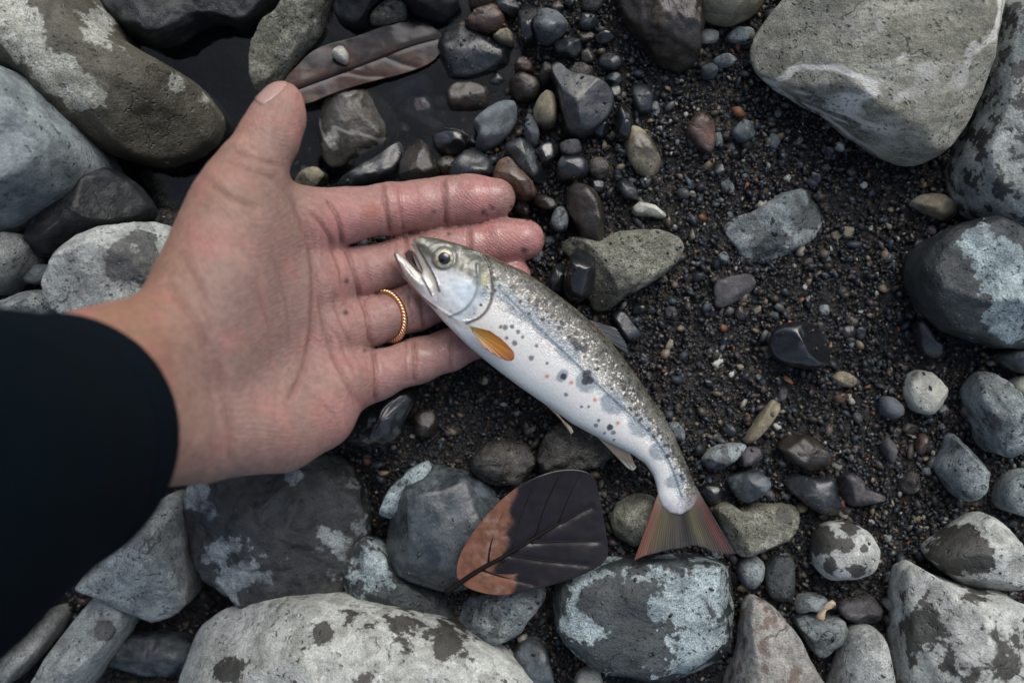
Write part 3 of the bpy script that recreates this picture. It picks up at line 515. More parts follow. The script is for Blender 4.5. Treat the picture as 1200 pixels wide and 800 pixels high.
# dark stones packed between the pool side pebbles
fr = np.random.default_rng(21); made = 0; tries = 0
while made < 30 and tries < 4000:
    tries += 1; c = np.array([fr.uniform(470, 720), fr.uniform(0, 262)]); rr = fr.uniform(8, 15)
    if c[0] < 560 and c[1] > 195: continue
    a = np.linspace(0, 2 * math.pi, 8, endpoint=False) + fr.uniform(0, .4); poly = c + rr * fr.uniform(.75, 1.15, (8, 1)) * np.stack([np.cos(a) * fr.uniform(.9, 1.4), np.sin(a)], 1)
    clash = False
    for p_, h_ in OCC:
        if in_poly(c[None], p_)[0] or np.min(np.hypot(*(p_ - c).T)) < rr * .8: clash = True; break
    if clash: continue
    k = ['slate_wet', 'black_wet', 'brown_wet', 'slate_wet', 'gravel_lump'][made % 5]; w = {'slate_wet': 'slate grey', 'black_wet': 'black', 'brown_wet': 'brown', 'gravel_lump': 'gritty'}[k]
    S('wet %s pebble packed between the larger stones by the pool' % w, k, rr * .55, poly.tolist(), 'pebble', n=2.7, group='wet %s pebbles packed by the pool' % w, rough=.06); made += 1
# ---------------------------------------------------------------- loose pebbles and gravel
def occupied(p, hmin=0.0, grow=0.0):
    m = np.zeros(len(p), bool)
    for poly, h in OCC:
        if h < hmin: continue
        c = poly.mean(0); q = c + (poly - c) * (1 + grow); lo, hi = q.min(0), q.max(0)
        b = (p[:, 0] > lo[0]) & (p[:, 0] < hi[0]) & (p[:, 1] > lo[1]) & (p[:, 1] < hi[1])
        if b.any(): idx = np.where(b)[0]; m[idx] |= in_poly(p[idx], q)
    return m
PEB = [('slate_wet', 'small dark slate pebble loose in the gravel', 52), ('black_wet', 'small black wet pebble loose in the gravel', 40), ('brown_wet', 'small brown wet pebble loose in the gravel', 36),
       ('slate_blue', 'small blue grey pebble loose in the gravel', 18), ('purple', 'small purple grey pebble loose in the gravel', 26), ('tan', 'small tan pebble loose in the gravel', 22),
       ('white', 'small cream white pebble loose in the gravel', 20), ('orange', 'small orange brown pebble loose in the gravel', 10), ('grey_pale', 'small pale grey pebble loose in the gravel', 26)]
proto = []
for k in range(10):
    a = np.linspace(0, 2 * math.pi, 9, endpoint=False); r = rng.uniform(0.7, 1.1, 9); r *= 10
    poly = np.stack([600 + r * np.cos(a) * rng.uniform(.9, 1.35), 400 + r * np.sin(a)], 1)
    me, c = rock_mesh(poly, 0.0, 0.0026, -0.0022, rng.uniform(2.2, 3.2), int(rng.integers(1, 4)), 0.07, seed=900 + k, N=22)
    me.materials.append(None); proto.append(me)
tot = sum(p[2] for p in PEB); pts = []
while len(pts) < tot:
    q = np.array([rng.uniform(340, 1210), rng.uniform(-8, 808)])
    if q[0] < 560 and q[1] > 250: continue
    if rng.random() < 0.2 and not (q[0] > 640): continue
    if occupied(q[None], grow=0.06)[0]: continue
    if any(np.hypot(*(q - p)) < 11 for p in pts): continue
    pts.append(q)
rng.shuffle(pts); i = 0
for key, label, cnt in PEB:
    for _ in range(cnt):
        q = pts[i]; g = float(ground_h(q[:1], q[1:])[0]); sc = 0.42 + 0.62 * rng.random() ** 1.8; sc = sc * (0.8 if key in ('orange', 'white', 'tan') else 1)
        o = bpy.data.objects.new('pebble', proto[int(rng.integers(10))]); COL.objects.link(o)
        o.location = P(q[0], q[1], g - 0.0002 * sc); o.rotation_euler = (rng.normal(0, .25), rng.normal(0, .25), rng.uniform(0, 6.28)); o.scale = (sc * rng.uniform(.8, 1.2), sc * rng.uniform(.75, 1.1), sc * rng.uniform(.8, 1.3))
        o.material_slots[0].link = 'OBJECT'; o.material_slots[0].material = MATS[key]
        tag(o, label, 'pebble', 'loose %s pebbles in the gravel' % label.split(' pebble')[0].replace('small ', '')); i += 1

ico = bmesh.new(); bmesh.ops.create_icosphere(ico, subdivisions=1, radius=1); ico.verts.ensure_lookup_table()
IV = np.array([v.co[:] for v in ico.verts]); IF = np.array([[v.index for v in f.verts] for f in ico.faces]); ico.free()
def grains(n, rmin, rmax, pw, lo, hi, dens, zoff, on=None):
    q = np.stack([rng.uniform(lo[0], hi[0], n), rng.uniform(lo[1], hi[1], n)], 1)
    q = q[rng.random(len(q)) < dens(q)]
    q = q[~occupied(q, hmin=0.0, grow=-0.10)]
    m = len(q); r = rmin * (rmax / rmin) ** (rng.random(m) ** pw)
    g = ground_h(q[:, 0], q[:, 1]); z = g + r * rng.uniform(*zoff, m)
    k = (H - z) * K; c = np.stack([(q[:, 0] - 600) * k, (400 - q[:, 1]) * k, z], 1)
    ax = rng.normal(size=(m, 4)); ax /= np.linalg.norm(ax, axis=1)[:, None]; w, x, y, zz = ax.T
    Rm = np.stack([1 - 2 * (y * y + zz * zz), 2 * (x * y - zz * w), 2 * (x * zz + y * w), 2 * (x * y + zz * w), 1 - 2 * (x * x + zz * zz), 2 * (y * zz - x * w), 2 * (x * zz - y * w), 2 * (y * zz + x * w), 1 - 2 * (x * x + y * y)], 1).reshape(m, 3, 3)
    base = IV[None] * rng.uniform(.62, 1.25, (m, len(IV), 1)) * (np.array([1.35, .95, .6])[None] * rng.uniform(.8, 1.2, (m, 3)))[:, None]
    v = np.einsum('mij,mvj->mvi', Rm, base) * r[:, None, None] + c[:, None]
    return v.reshape(-1, 3), m
pal = .85 * lin(np.array([(32, 36, 39), (46, 53, 60), (58, 68, 78), (56, 53, 50), (74, 68, 62), (86, 87, 87), (122, 110, 92), (140, 98, 70), (158, 154, 142), (70, 62, 66), (40, 38, 36)]))
pw_ = np.array([19, 17, 12, 11, 9, 8, 5.5, 1.6, 3.0, 6, 13]); pw_ /= pw_.sum()
def dens(q):
    d = np.where(q[:, 0] > 610, 1.0, 0.7); pool = np.hypot((q[:, 0] - 250) / 330, (q[:, 1] - 90) / 190) < 1
    return np.where(pool, 0.12, d)
from mathutils.bvhtree import BVHTree
def debris():
    out, cnt = [], 0
    for me_, c_, poly, h_ in SET:
        if h_ > .034 or poly[:, 0].mean() < 430: continue
        lo_, hi_ = poly.min(0), poly.max(0); area = np.prod(hi_ - lo_); n = int(area / 170); cen = poly.mean(0)
        if 510 < cen[0] < 612 and 30 < cen[1] < 95 and area > 4000: n = 170
        bv = BVHTree.FromPolygons([p.co[:] for p in me_.vertices], [tuple(p.vertices) for p in me_.polygons]); g0 = c_[2]
        for _ in range(n):
            q = rng.uniform(lo_, hi_); w_ = P(q[0], q[1], g0 + h_ * .4); hit = bv.ray_cast(Vector((w_[0] - c_[0], w_[1] - c_[1], .2)), Vector((0, 0, -1)))
            if hit[0] is None or hit[1].z < .55 or (hit[0].z > h_ * .45 and rng.random() < (.2 if n == 170 else .8)): continue
            r = .00028 * (4.0 ** (rng.random() ** 1.8)); p0 = np.array(hit[0]) + np.array(c_) + np.array([0, 0, r * .25])
            R_ = np.linalg.qr(rng.normal(size=(3, 3)))[0]; base = IV * rng.uniform(.65, 1.25, (len(IV), 1)) * np.array([1.3, .95, .6]); out.append(base @ R_.T * r + p0); cnt += 1
    return np.vstack(out), cnt
A = [debris(), grains(54000, 0.00035, 0.0012, 1.4, (-20, -20), (1220, 820), dens, (-.1, .8)), grains(9500, 0.0010, 0.0028, 2.4, (-20, -20), (1220, 820), dens, (0, .7))]
V = np.vstack([a[0] for a in A]); m = sum(a[1] for a in A); F = (IF[None] + (np.arange(m) * len(IV))[:, None, None]).reshape(-1, 3)
me = make_mesh('gravel', V, F, smooth=False)
cc = pal[rng.choice(len(pal), m, p=pw_)] * rng.uniform(.55, 1.2, (m, 1)); c_attr(me, 'col', np.repeat(cc, len(IV), 0))
t = NT('gravel_grains'); o = t.objvec(False)
gc = t.mix(1.0, t.attr('col', 'Color'), t.mix(t.noise(o, 1600, 3), (.5, .5, .5, 1), (1.25, 1.25, 1.25, 1)), 'MULTIPLY')
t.bsdf(Base_Color=gc, Roughness=t.ramp(t.noise(o, 40, 3), .3, .7, .3, .65), Normal=t.bump(t.noise(o, 1500, 3), .4, .0006), Coat_Weight=0.08, Coat_Roughness=.12, Specular_IOR_Level=.35)
tag(link('gravel', me, t.m), 'fine dark wet gravel with scattered tan and white grains', 'gravel', kind='stuff')
# ---------------------------------------------------------------- the hand (one continuous surface) and its sleeve
def hp(px, py, zmm): return P(px, py, zmm * .001)
def rcone(X, a, b, ra, rb):                  # distance to a tapered capsule
    ab = b - a; l2 = ab @ ab; d = X - a
    t = np.clip((d @ ab) / l2, 0, 1); return np.linalg.norm(d - t[..., None] * ab, axis=-1) - (ra + (rb - ra) * t)
def smin(a, b, k):
    h = np.clip(0.5 + 0.5 * (b - a) / k, 0, 1); return b + (a - b) * h - k * h * (1 - h)
VX = 0.00085
lo = np.array([P(60, 600, .1)[0] - .012, P(0, 610, .06)[1] - .01, -0.002]); hi = np.array([P(660, 0, .01)[0] + .006, P(0, 80, .03)[1] + .004, .150])
hi[0] = max(hi[0], P(650, 280, .0)[0] + .004); hi[1] = max(hi[1], P(330, 80, .0)[1] + .006)
ns = np.ceil((hi - lo) / VX).astype(int) + 1
axs = [lo[i] + np.arange(ns[i]) * VX for i in range(3)]
HF = np.full(ns, 0.05, np.float32)
def region(pts, pad):
    pts = np.array(pts); a = np.floor((pts.min(0) - pad - lo) / VX).astype(int); b = np.ceil((pts.max(0) + pad - lo) / VX).astype(int) + 1
    a = np.clip(a, 0, ns); b = np.clip(b, 0, ns); return tuple(slice(p, q) for p, q in zip(a, b))
def coords(sl):
    return np.stack(np.meshgrid(*[axs[i][sl[i]] for i in range(3)], indexing='ij'), -1).astype(np.float32)
def add_chain(F, joints, k_in, k_out, pad=.022):
    pts = [j[0] for j in joints]; sl = region(pts, pad); X = coords(sl); f = None
    for (a, ra), (b, rb) in zip(joints[:-1], joints[1:]):
        c = rcone(X, a.astype(np.float32), b.astype(np.float32), ra, rb); f = c if f is None else smin(f, c, k_in)
    F[sl] = smin(F[sl], f, k_out); return F
def J(px, py, z, rmm): return (hp(px, py, z), rmm * .001)
fingers = {'index': [J(350, 260, 43, 12.6), J(404, 252.5, 33, 10.2), J(458, 244.5, 24.5, 10.0), J(492, 240, 20, 9.7), J(521, 236, 18, 9.5), J(552, 234, 17, 9.5), J(581, 232.5, 17, 8.3)],
           'middle': [J(358, 332, 40, 12.6), J(416, 320, 27, 9.6), J(476, 304.5, 18, 9.4), J(515, 296, 16, 9.4), J(550, 290, 14, 9.2), J(585, 283, 13.5, 9.3), J(614, 281, 13.5, 8.6)],
           'ring': [J(372, 392, 40, 12.5), J(430, 378, 27, 9.3), J(488, 359, 18, 9.1), J(525, 347, 15, 8.9), J(555, 338, 13, 8.7), J(600, 324, 12, 7.8)],
           'little': [J(388, 452, 43, 12.5), J(440, 440, 31, 9.4), J(488, 423, 21, 8.6), J(528, 409, 16.5, 8.0), J(560, 397, 14, 7.0), J(574, 391, 13, 6.4)]}
# palm
sl = tuple(slice(0, n) for n in ns)
X = coords(sl); f = None
wr = hp(176, 462, 88)
def pc(a, b, ra, rb, k=.010):
    global f
    c = rcone(X, np.asarray(a, np.float32), np.asarray(b, np.float32), ra * .001, rb * .001); f = c if f is None else smin(f, c, k)
pc(hp(212, 408, 76), hp(345, 268, 42), 17, 13.5)
pc(hp(215, 425, 76), hp(358, 328, 40), 16, 13.5)
pc(hp(222, 450, 75), hp(368, 388, 40), 16, 13)
pc(hp(232, 478, 73), hp(382, 446, 43), 17, 13)
pc(hp(245, 505, 74), hp(372, 482, 50), 15.5, 14.5)         # heel of the hand
pc(hp(222, 500, 78), hp(330, 512, 60), 14.5, 12)
pc(hp(236, 376, 76), hp(274, 264, 64), 17, 14.5)             # thenar
pc(hp(250, 360, 72), hp(315, 270, 54), 15, 13)
pc(hp(270, 275, 62), hp(318, 262, 50), 13, 10)             # web
pc(hp(252, 405, 73), hp(345, 345, 45), 15.5, 14)
a1 = hp(215, 395, 80); b1 = hp(218, 505, 80)
c1 = hp(60, 438, 122); d1 = hp(85, 545, 122)
pc(a1, c1, 17.5, 17); pc(b1, d1, 15, 16.5); pc(hp(214, 450, 80), hp(70, 490, 122), 18, 19); 
HF = np.minimum(HF, f).astype(np.float32); del X, f
for nm, ch in fingers.items():
    add_chain(HF, [ch[0], (ch[0][0] * .45 + ch[1][0] * .55, ch[1][1])], .003, .007)
FG = None
base = HF.copy()
for nm, ch in fingers.items():              # each finger joins the palm but keeps clear of its neighbours
    one = np.full(ns, 0.05, np.float32); add_chain(one, ch[1:] if False else ch, .004, .0005)
    rg = region([c[0] for c in ch], .024)
    HF[rg] = np.minimum(HF[rg], smin(base[rg], one[rg], .0035))
thumb = [J(242, 330, 72, 17), J(274, 240, 66, 13.6), J(293, 200, 61, 11.8), J(315, 163, 55, 10.6), J(326, 138, 51, 9.6), J(331, 120, 49, 7.9)]
add_chain(HF, thumb, .004, .010, .03)
v, f = surface_nets(HF, lo, VX); v = laplace(v, f, 3, .5); del HF, base
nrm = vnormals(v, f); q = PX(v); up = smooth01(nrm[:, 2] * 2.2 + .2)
disp = np.zeros(len(v))
for (bx, by, br, am) in [(395, 262, 24, .6), (398, 325, 22, .9), (410, 385, 22, .9), (418, 440, 24, 1.2), (300, 262, 26, .9), (262, 330, 30, .8), (385, 360, 16, -.8), (392, 292, 14, -.7), (404, 412, 14, -.7), (215, 430, 22, -1.0), (238, 520, 24, .8), (290, 300, 60, .6), (330, 500, 50, 1.2), (335, 400, 45, -1.2), (355, 350, 30, -.4), (245, 455, 26, -1.6),
                         (426, 250, 17, 1.0), (495, 240, 15, .8), (562, 234, 20, 1.0), (448, 312, 18, .9), (514, 298, 20, .9), (600, 280, 22, .9), (460, 368, 18, .9), (462, 432, 16, .9), (507, 415, 14, .8), (262, 215, 24, .8), (318, 145, 16, .5), (246, 192, 12, .8)]:
    disp += am * .001 * np.exp(-((q[:, 0] - bx) ** 2 + (q[:, 1] - by) ** 2) / br ** 2) * up
creases = [([(383, 232), (396, 255), (402, 290)], 2.6, .8), ([(447, 212), (452, 240), (458, 278)], 2.4, .75), ([(467, 212), (470, 242), (473, 276)], 2.0, .4), ([(519, 205), (522, 235), (522, 267)], 2.4, .8), ([(486, 212), (490, 235), (492, 255)], 1.8, .15),
           ([(405, 290), (416, 318), (423, 352)], 2.6, .8), ([(428, 300), (433, 335)], 2.0, .3), ([(474, 274), (479, 305), (480, 334)], 2.4, .7), ([(549, 265), (551, 290), (552, 312)], 2.4, .7), ([(462, 280), (465, 325)], 1.8, .3),
           ([(424, 348), (433, 376), (434, 407)], 2.6, .8), ([(488, 328), (494, 355), (498, 388)], 2.4, .6), ([(478, 332), (484, 385)], 1.8, .3),
           ([(437, 408), (442, 440), (440, 474)], 2.6, .8), ([(483, 396), (488, 424), (486, 452)], 2.4, .6), ([(475, 400), (478, 452)], 1.8, .3), ([(526, 386), (530, 410), (528, 437)], 2.2, .5),
           ([(336, 226), (352, 250), (366, 295), (371, 350), (366, 405), (352, 446), (330, 480)], 4.2, .6), ([(352, 238), (378, 262), (396, 300), (402, 345)], 2.6, .6), ([(366, 300), (378, 350), (383, 390), (394, 425), (414, 462), (428, 484)], 3.6, .55),
           ([(392, 330), (398, 372), (410, 402), (420, 415)], 2.4, .45), ([(384, 380), (402, 402), (415, 440)], 2.2, .3), ([(344, 232), (362, 262), (374, 300)], 2.2, .35), ([(355, 446), (372, 470), (396, 492)], 2.2, .25),
           ([(238, 395), (262, 440), (270, 490), (272, 556)], 6, .35), ([(228, 385), (250, 430), (254, 500), (250, 560)], 6, .2), ([(200, 338), (228, 372), (248, 410)], 5, .5), ([(212, 300), (240, 350), (252, 395)], 5, .35),
           ([(272, 178), (300, 186), (330, 196)], 3, .35), ([(264, 190), (296, 200), (326, 212)], 3, .3), ([(246, 216), (270, 235), (305, 245)], 4, .3), ([(300, 330), (318, 380), (322, 430)], 3, .2), ([(318, 300), (338, 350), (344, 400)], 3, .25)]
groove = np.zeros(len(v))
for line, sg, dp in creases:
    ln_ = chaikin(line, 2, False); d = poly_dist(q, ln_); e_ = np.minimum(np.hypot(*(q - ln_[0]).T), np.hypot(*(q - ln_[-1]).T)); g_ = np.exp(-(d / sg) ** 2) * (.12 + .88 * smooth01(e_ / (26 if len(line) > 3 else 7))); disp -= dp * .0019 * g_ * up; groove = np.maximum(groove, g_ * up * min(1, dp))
disp += .00012 * fbm(v * 260, 3) + .0006 * fbm(v * 45, 2)
v = v + nrm * disp[:, None]
# skin colour, with palm and crease shading painted in
colr = np.tile(np.array([138, 116, 108.0]), (len(v), 1))
def tint(mask, c, amt):
    global colr
    m = np.clip(mask * amt, 0, 1)[:, None]; colr = colr * (1 - m) + np.array(c, float) * m
gz = lambda bx, by, br: np.exp(-((q[:, 0] - bx) ** 2 + (q[:, 1] - by) ** 2) / br ** 2)
tint(smooth01((q[:, 0] - 330) / 90) * smooth01((q[:, 1] - 190) / 40), (158, 124, 120), .85)
tint(smooth01((270 - q[:, 0]) / 120), (142, 108, 88), .8); tint(smooth01((330 - q[:, 1] - .2 * (q[:, 0] - 250)) / 120) * smooth01((330 - q[:, 0]) / 50), (152, 116, 96), .5)
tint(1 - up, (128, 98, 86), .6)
tint(gz(330, 120, 45), (162, 128, 119), .7); tint(gz(262, 220, 45), (148, 121, 106), .5)
for b in [(565, 232, 42), (608, 282, 42), (480, 244, 30), (395, 265, 30), (600, 322, 30)]: tint(gz(*b), (172, 120, 119), .65)
tint(gz(438, 247, 11), (160, 104, 88), .55); tint(gz(430, 250, 5), (150, 88, 70), .3)
tint(gz(300, 420, 60), (134, 113, 106), .35); tint(gz(345, 400, 40), (132, 110, 106), .5); tint(gz(405, 420, 40), (148, 116, 110), .5); tint(gz(330, 510, 55), (142, 114, 107), .5)  # grey tints put shading of the palm hollow into the colour
tint(smooth01(fbm(v * 90 + 3, 3) * 1.8), (166, 112, 108), .4); tint(smooth01(fbm(v * 60 + 40, 3) * 1.8), (128, 110, 100), .4); tint(smooth01(fbm(v * 200 + 70, 2) * 2 - .2), (176, 140, 132), .25)
tint(groove, (112, 72, 66), .6)  # crease shade and wrist tendon shading added to the colour
for (bx, by, br) in [(566, 248, 3), (577, 244, 2), (571, 251, 1.6), (508, 248, 2), (600, 243, 1.6), (574, 240, 1.6), (405, 329, 2.4), (405, 366, 2.6), (427, 411, 2.2), (526, 274, 1.8), (614, 293, 3.2), (618, 257, 1.6)]:
    tint(gz(bx, by, br), (50, 38, 36), .85)
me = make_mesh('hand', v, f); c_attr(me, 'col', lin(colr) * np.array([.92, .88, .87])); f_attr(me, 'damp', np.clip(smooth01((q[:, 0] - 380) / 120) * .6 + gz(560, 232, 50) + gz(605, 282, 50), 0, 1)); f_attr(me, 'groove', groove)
def skin_mat():
    t = NT('skin'); o = t.objvec(False)
    c = t.attr('col', 'Color'); n1 = t.noise(o, 420, 4, .65)
    c = t.mix(1.0, c, t.mix(t.ramp(n1, .3, .7), (.86, .83, .82, 1), (1.12, 1.1, 1.09, 1)), 'MULTIPLY')
    w1 = t.n('TexWave', wave_type='BANDS', bands_direction='DIAGONAL'); w1.inputs['Scale'].default_value = 340; w1.inputs['Distortion'].default_value = 5; w1.inputs['Detail'].default_value = 2; w1.inputs['Detail Scale'].default_value = 1.2; t.L(o, w1.inputs[0])
    vo = t.voro(o, 900, 'DISTANCE_TO_EDGE'); hgt = t.math('ADD', t.math('MULTIPLY', w1.outputs[1], .22), t.math('ADD', t.math('MULTIPLY', t.ramp(vo, 0, .12), .3), t.math('MULTIPLY', t.noise(o, 700, 4), .7)))
    d = t.attr('damp'); dn = t.math('MULTIPLY', d, t.ramp(t.noise(o, 130, 3), .38, .62))
    b = t.bsdf(Base_Color=c, Roughness=t.mixf(dn, .52, .2), Normal=t.bump(hgt, .6, .0006), Subsurface_Weight=.35, Subsurface_Scale=.004, Coat_Weight=t.math('MULTIPLY', dn, .6), Coat_Roughness=.12)
    b.inputs['Subsurface Radius'].default_value = (1.0, .36, .2); b.inputs['Specular IOR Level'].default_value = .4
    return t.m
SKIN = skin_mat()
per = bpy.data.objects.new('person', None); COL.objects.link(per); per.empty_display_size = .05
tag(per, 'open hand, palm up with fingers under a fish, in a black navy sleeve', 'person')
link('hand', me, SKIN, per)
# thumb nail, lifted off the surface of the thumb
nail = np.array([(297, 118), (299, 104), (307, 95), (320, 90), (334, 93), (339, 100), (330, 110), (318, 118), (306, 125)], float)
nq = PX(v); keep = in_poly(nq, chaikin(nail, 2)) & (nrm[:, 2] > -.3) & (v[:, 2] > .03)
ff = f[keep[f].all(1)]; used = np.unique(ff)
if len(used) > 8:
    mp = -np.ones(len(v), int); mp[used] = np.arange(len(used)); me = make_mesh('thumbnail', v[used] + nrm[used] * .0003, mp[ff])
    t = NT('nail'); t.bsdf(Base_Color=L4((158, 128, 121)), Roughness=.35, Coat_Weight=.25, Subsurface_Weight=.2, Subsurface_Scale=.002)
    o = link('thumbnail', me, t.m, per); md = o.modifiers.new('thick', 'SOLIDIFY'); md.thickness = .0006; md.offset = -1
# sleeve: a tube along the forearm with a rolled cuff
ca = hp(50, 524, 122); cb = hp(-150, 592, 208); ax = cb - ca; ax /= np.linalg.norm(ax)
s1 = np.cross(ax, [0, 0, 1.]); s1 /= np.linalg.norm(s1); s2 = np.cross(s1, ax)
if s2[2] < 0: s2 = -s2
NA, prof = 96, [(-.002, .034), (-.0055, .0355), (-.007, .0385), (-.006, .0408), (-.002, .0415), (.006, .0415), (.014, .0412), (.0155, .0405), (.017, .0413)] + [(.022 + .008 * i, .0416 + .0007 * i) for i in range(34)]
prof = [(.03, .0335)] + prof
a = np.linspace(0, 2 * math.pi, NA, endpoint=False); pr = np.array(prof)
ctr = ca + ax * pr[:, 0][:, None]
V = ctr[None] + pr[:, 1][None, :, None] * (np.cos(a)[:, None, None] * s1 * 1.0 + np.sin(a)[:, None, None] * s2 * .92)
n_ = np.stack([np.cos(a)[:, None] * np.ones(len(pr)) * 1.6, np.sin(a)[:, None] * np.ones(len(pr)) * 1.6, np.broadcast_to(pr[:, 0] * 38, (NA, len(pr)))], -1)
wr_ = fbm(n_, 3) * .0028 * smooth01((pr[:, 0] - .004) / .03)[None]
V = V + wr_[..., None] * (np.cos(a)[:, None, None] * s1 + np.sin(a)[:, None, None] * s2)
me = make_mesh('sleeve', V.reshape(-1, 3), grid_faces(NA, len(pr), True))
t = NT('navy_knit'); o = t.objvec(False)
w = t.noise(o, 1400, 3, .7)
t.bsdf(Base_Color=t.mix(t.ramp(w, .3, .7), L4((3, 11, 17)), L4((8, 21, 30))), Roughness=.9, Normal=t.bump(w, .5, .0006), Specular_IOR_Level=.05)
o = link('sleeve', me, t.m, per); o['label'] = 'black navy knitted sleeve with a narrow cuff'
# ---------------------------------------------------------------- ring
c = hp(453, 371, 24.3); fa = hp(488, 358, 18.5) - hp(430, 376, 28); fa /= np.linalg.norm(fa)
u1 = np.cross([0, 0, 1.], fa); u1 /= np.linalg.norm(u1); u2 = np.cross(fa, u1)
u2 = u2 * math.cos(math.radians(24)) + fa * math.sin(math.radians(24))
th = np.linspace(0, 2 * math.pi, 721); Vs, Fs = [], []; n0 = 0; ax3 = np.cross(u1, u2)
for st in (0, math.pi):
    rr = .0099 + .0007 * np.cos(th * 24 + st); path = c + rr[:, None] * (np.cos(th)[:, None] * u1 + np.sin(th)[:, None] * u2) + (.0007 * np.sin(th * 24 + st))[:, None] * ax3
    m_ = tube(path, .00068, 8); vv = np.array([p.co[:] for p in m_.vertices]); Vs.append(vv); Fs += [[i + n0 for i in p.vertices] for p in m_.polygons]; n0 += len(vv); bpy.data.meshes.remove(m_)
me = bpy.data.meshes.new('ring'); me.from_pydata(np.vstack(Vs).tolist(), [], Fs); me.update(); me.polygons.foreach_set('use_smooth', np.ones(len(me.polygons), bool))
t = NT('gold'); t.bsdf(Base_Color=(.78, .47, .26, 1), Metallic=1.0, Roughness=.22)
tag(link('ring', me, t.m), 'thin twisted rope ring of rose gold on the ring finger', 'ring')
# ---------------------------------------------------------------- the fish
dors = np.array([(483, 282), (487, 278.5), (494, 277), (512, 279), (533, 284.5), (553, 291), (573, 299), (593, 308), (613, 317), (640, 335), (667, 355), (684, 369), (700, 384), (717, 402), (733, 422), (750, 446), (768, 473), (780, 491), (790, 509), (799, 530), (807, 550), (813, 563), (818, 576), (816, 587), (809, 597), (797, 603)], float)
vent = np.array([(785, 601), (776, 593), (771.5, 582), (769, 568), (765, 556), (756, 543), (740, 531.5), (722, 523), (705, 515), (688, 506), (670, 496), (652, 483), (633, 470), (610, 454), (587, 437), (567, 421), (547, 404), (532, 389), (517, 374), (507, 362), (497, 352), (484, 339), (472, 325), (465, 309), (461.5, 298), (463.5, 295), (468, 297)], float)
mouth = np.array([(477, 305), (487, 316), (494, 322), (495, 316), (489, 303), (485, 292), (481.5, 286.5)], float)
outl = np.vstack([dors, vent, mouth])
cl = np.array([(470, 286), (490, 301), (510, 315), (545, 338), (580, 361), (627, 396), (667, 428), (701, 461), (737, 494), (765, 522), (787, 555), (794, 580), (800, 604)], float)
cl = resample(chaikin(cl, 3, False), 400, False)
full = np.vstack([dors, vent[:-1]]); fo = np.vstack([full, full[:1]])
hh = poly_dist(cl, fo); ct = np.gradient(cl, axis=0); ct /= np.linalg.norm(ct, axis=1)[:, None]
hh = np.where(in_poly(cl, full), hh, 1.0); hh = np.convolve(np.pad(hh, 12, 'edge'), np.ones(25) / 25, 'valid')
KF = (H - .03) * K
Wd = np.interp(np.linspace(0, 1, 400), [0, .08, .2, .35, .5, .65, .8, .92, 1], [6.5, 12, 21, 26, 27.5, 24, 16.5, 9.5, 6.0])   # half thickness in px
FH = 1.15
fx = np.arange(452, 830, FH); fy = np.arange(268, 612, FH); fw = np.arange(-32, 32.01, FH)
Q2 = np.stack(np.meshgrid(fx, fy, indexing='ij'), -1).reshape(-1, 2)
def clnear(Q):
    r = np.empty(len(Q), int)
    for a in range(0, len(Q), 20000):
        r[a:a + 20000] = np.argmin(((Q[a:a + 20000, None] - cl[None]) ** 2).sum(-1), 1)
    return r
ni = clnear(Q2); co = np.vstack([outl, outl[:1]]); d2 = poly_dist(Q2, co); ins = in_poly(Q2, outl); d2 = np.where(ins, d2, -d2)
hl = hh[ni]; Wl = Wd[ni]
base = np.clip(1 - d2 / hl, 0, 3) ** 2
F = (base.reshape(len(fx), len(fy))[..., None] + (fw[None, None] / Wl.reshape(len(fx), len(fy))[..., None]) ** 2 - 1)
F = F * 0.5 * np.minimum(hl, Wl).reshape(len(fx), len(fy))[..., None]
v, f = surface_nets(F.astype(np.float32), np.array([fx[0], fy[0], fw[0]]), FH); v = laplace(v, f, 3, .5)
v[:, 1] *= 1
def orient(f_): return f_[:, ::-1]          # photo y runs down
f = orient(f)
nf = vnormals(v, f); q = v[:, :2].copy(); top = smooth01(np.abs(v[:, 2]) / 3.0)
def head_mask(q_): return smooth01((574 - q_[:, 0] - .25 * (q_[:, 1] - 320)) / 8)
disp = np.zeros(len(v))
# gill cover, cheek, jaw, eye socket
oper = chaikin([(538, 296), (558, 296), (570, 303), (577, 325), (577, 350), (567, 369), (548, 377), (528, 372), (512, 352), (520, 320)], 2)
inside = in_poly(q, oper); do = poly_dist(q, np.vstack([oper, oper[:1]])); disp += np.where(inside, 1.3 * np.exp(-(do / 7.0) ** 2), -1.1 * np.exp(-(do / 2.2) ** 2)) * smooth01((q[:, 0] - 538) / 14)
for line, s_, a_ in [([(560, 312), (562, 332), (557, 350), (545, 364), (528, 370)], 1.5, -1.1), ([(483, 284), (491, 300), (500, 318), (509, 336), (509, 344)], 3.6, 1.7), ([(491, 290), (501, 308), (512, 326), (516, 342), (508, 347)], 1.3, -1.2),
                     ([(496, 324), (504, 338), (507, 346)], 1.2, -1.2), ([(466, 304), (476, 326), (492, 345), (512, 360), (536, 374)], 1.5, -1.0), ([(470, 302), (484, 320), (497, 332)], 2.5, .6), ([(590, 350), (640, 393), (700, 451), (733, 481), (761, 506), (783, 537), (798, 577)], 1.6, -.35)]:
    disp += a_ * np.exp(-(poly_dist(q, chaikin(line, 2, False)) / s_) ** 2)
de = np.hypot(q[:, 0] - 520.5, q[:, 1] - 303); disp += -1.6 * np.exp(-(de / 9) ** 2) + .7 * np.exp(-((de - 14) / 2.2) ** 2)
disp += head_mask(q) * .8 * fbm(np.stack([q[:, 0] / 9, q[:, 1] / 9, v[:, 2] / 9], -1), 3)
v = v + nf * (disp * top)[:, None]
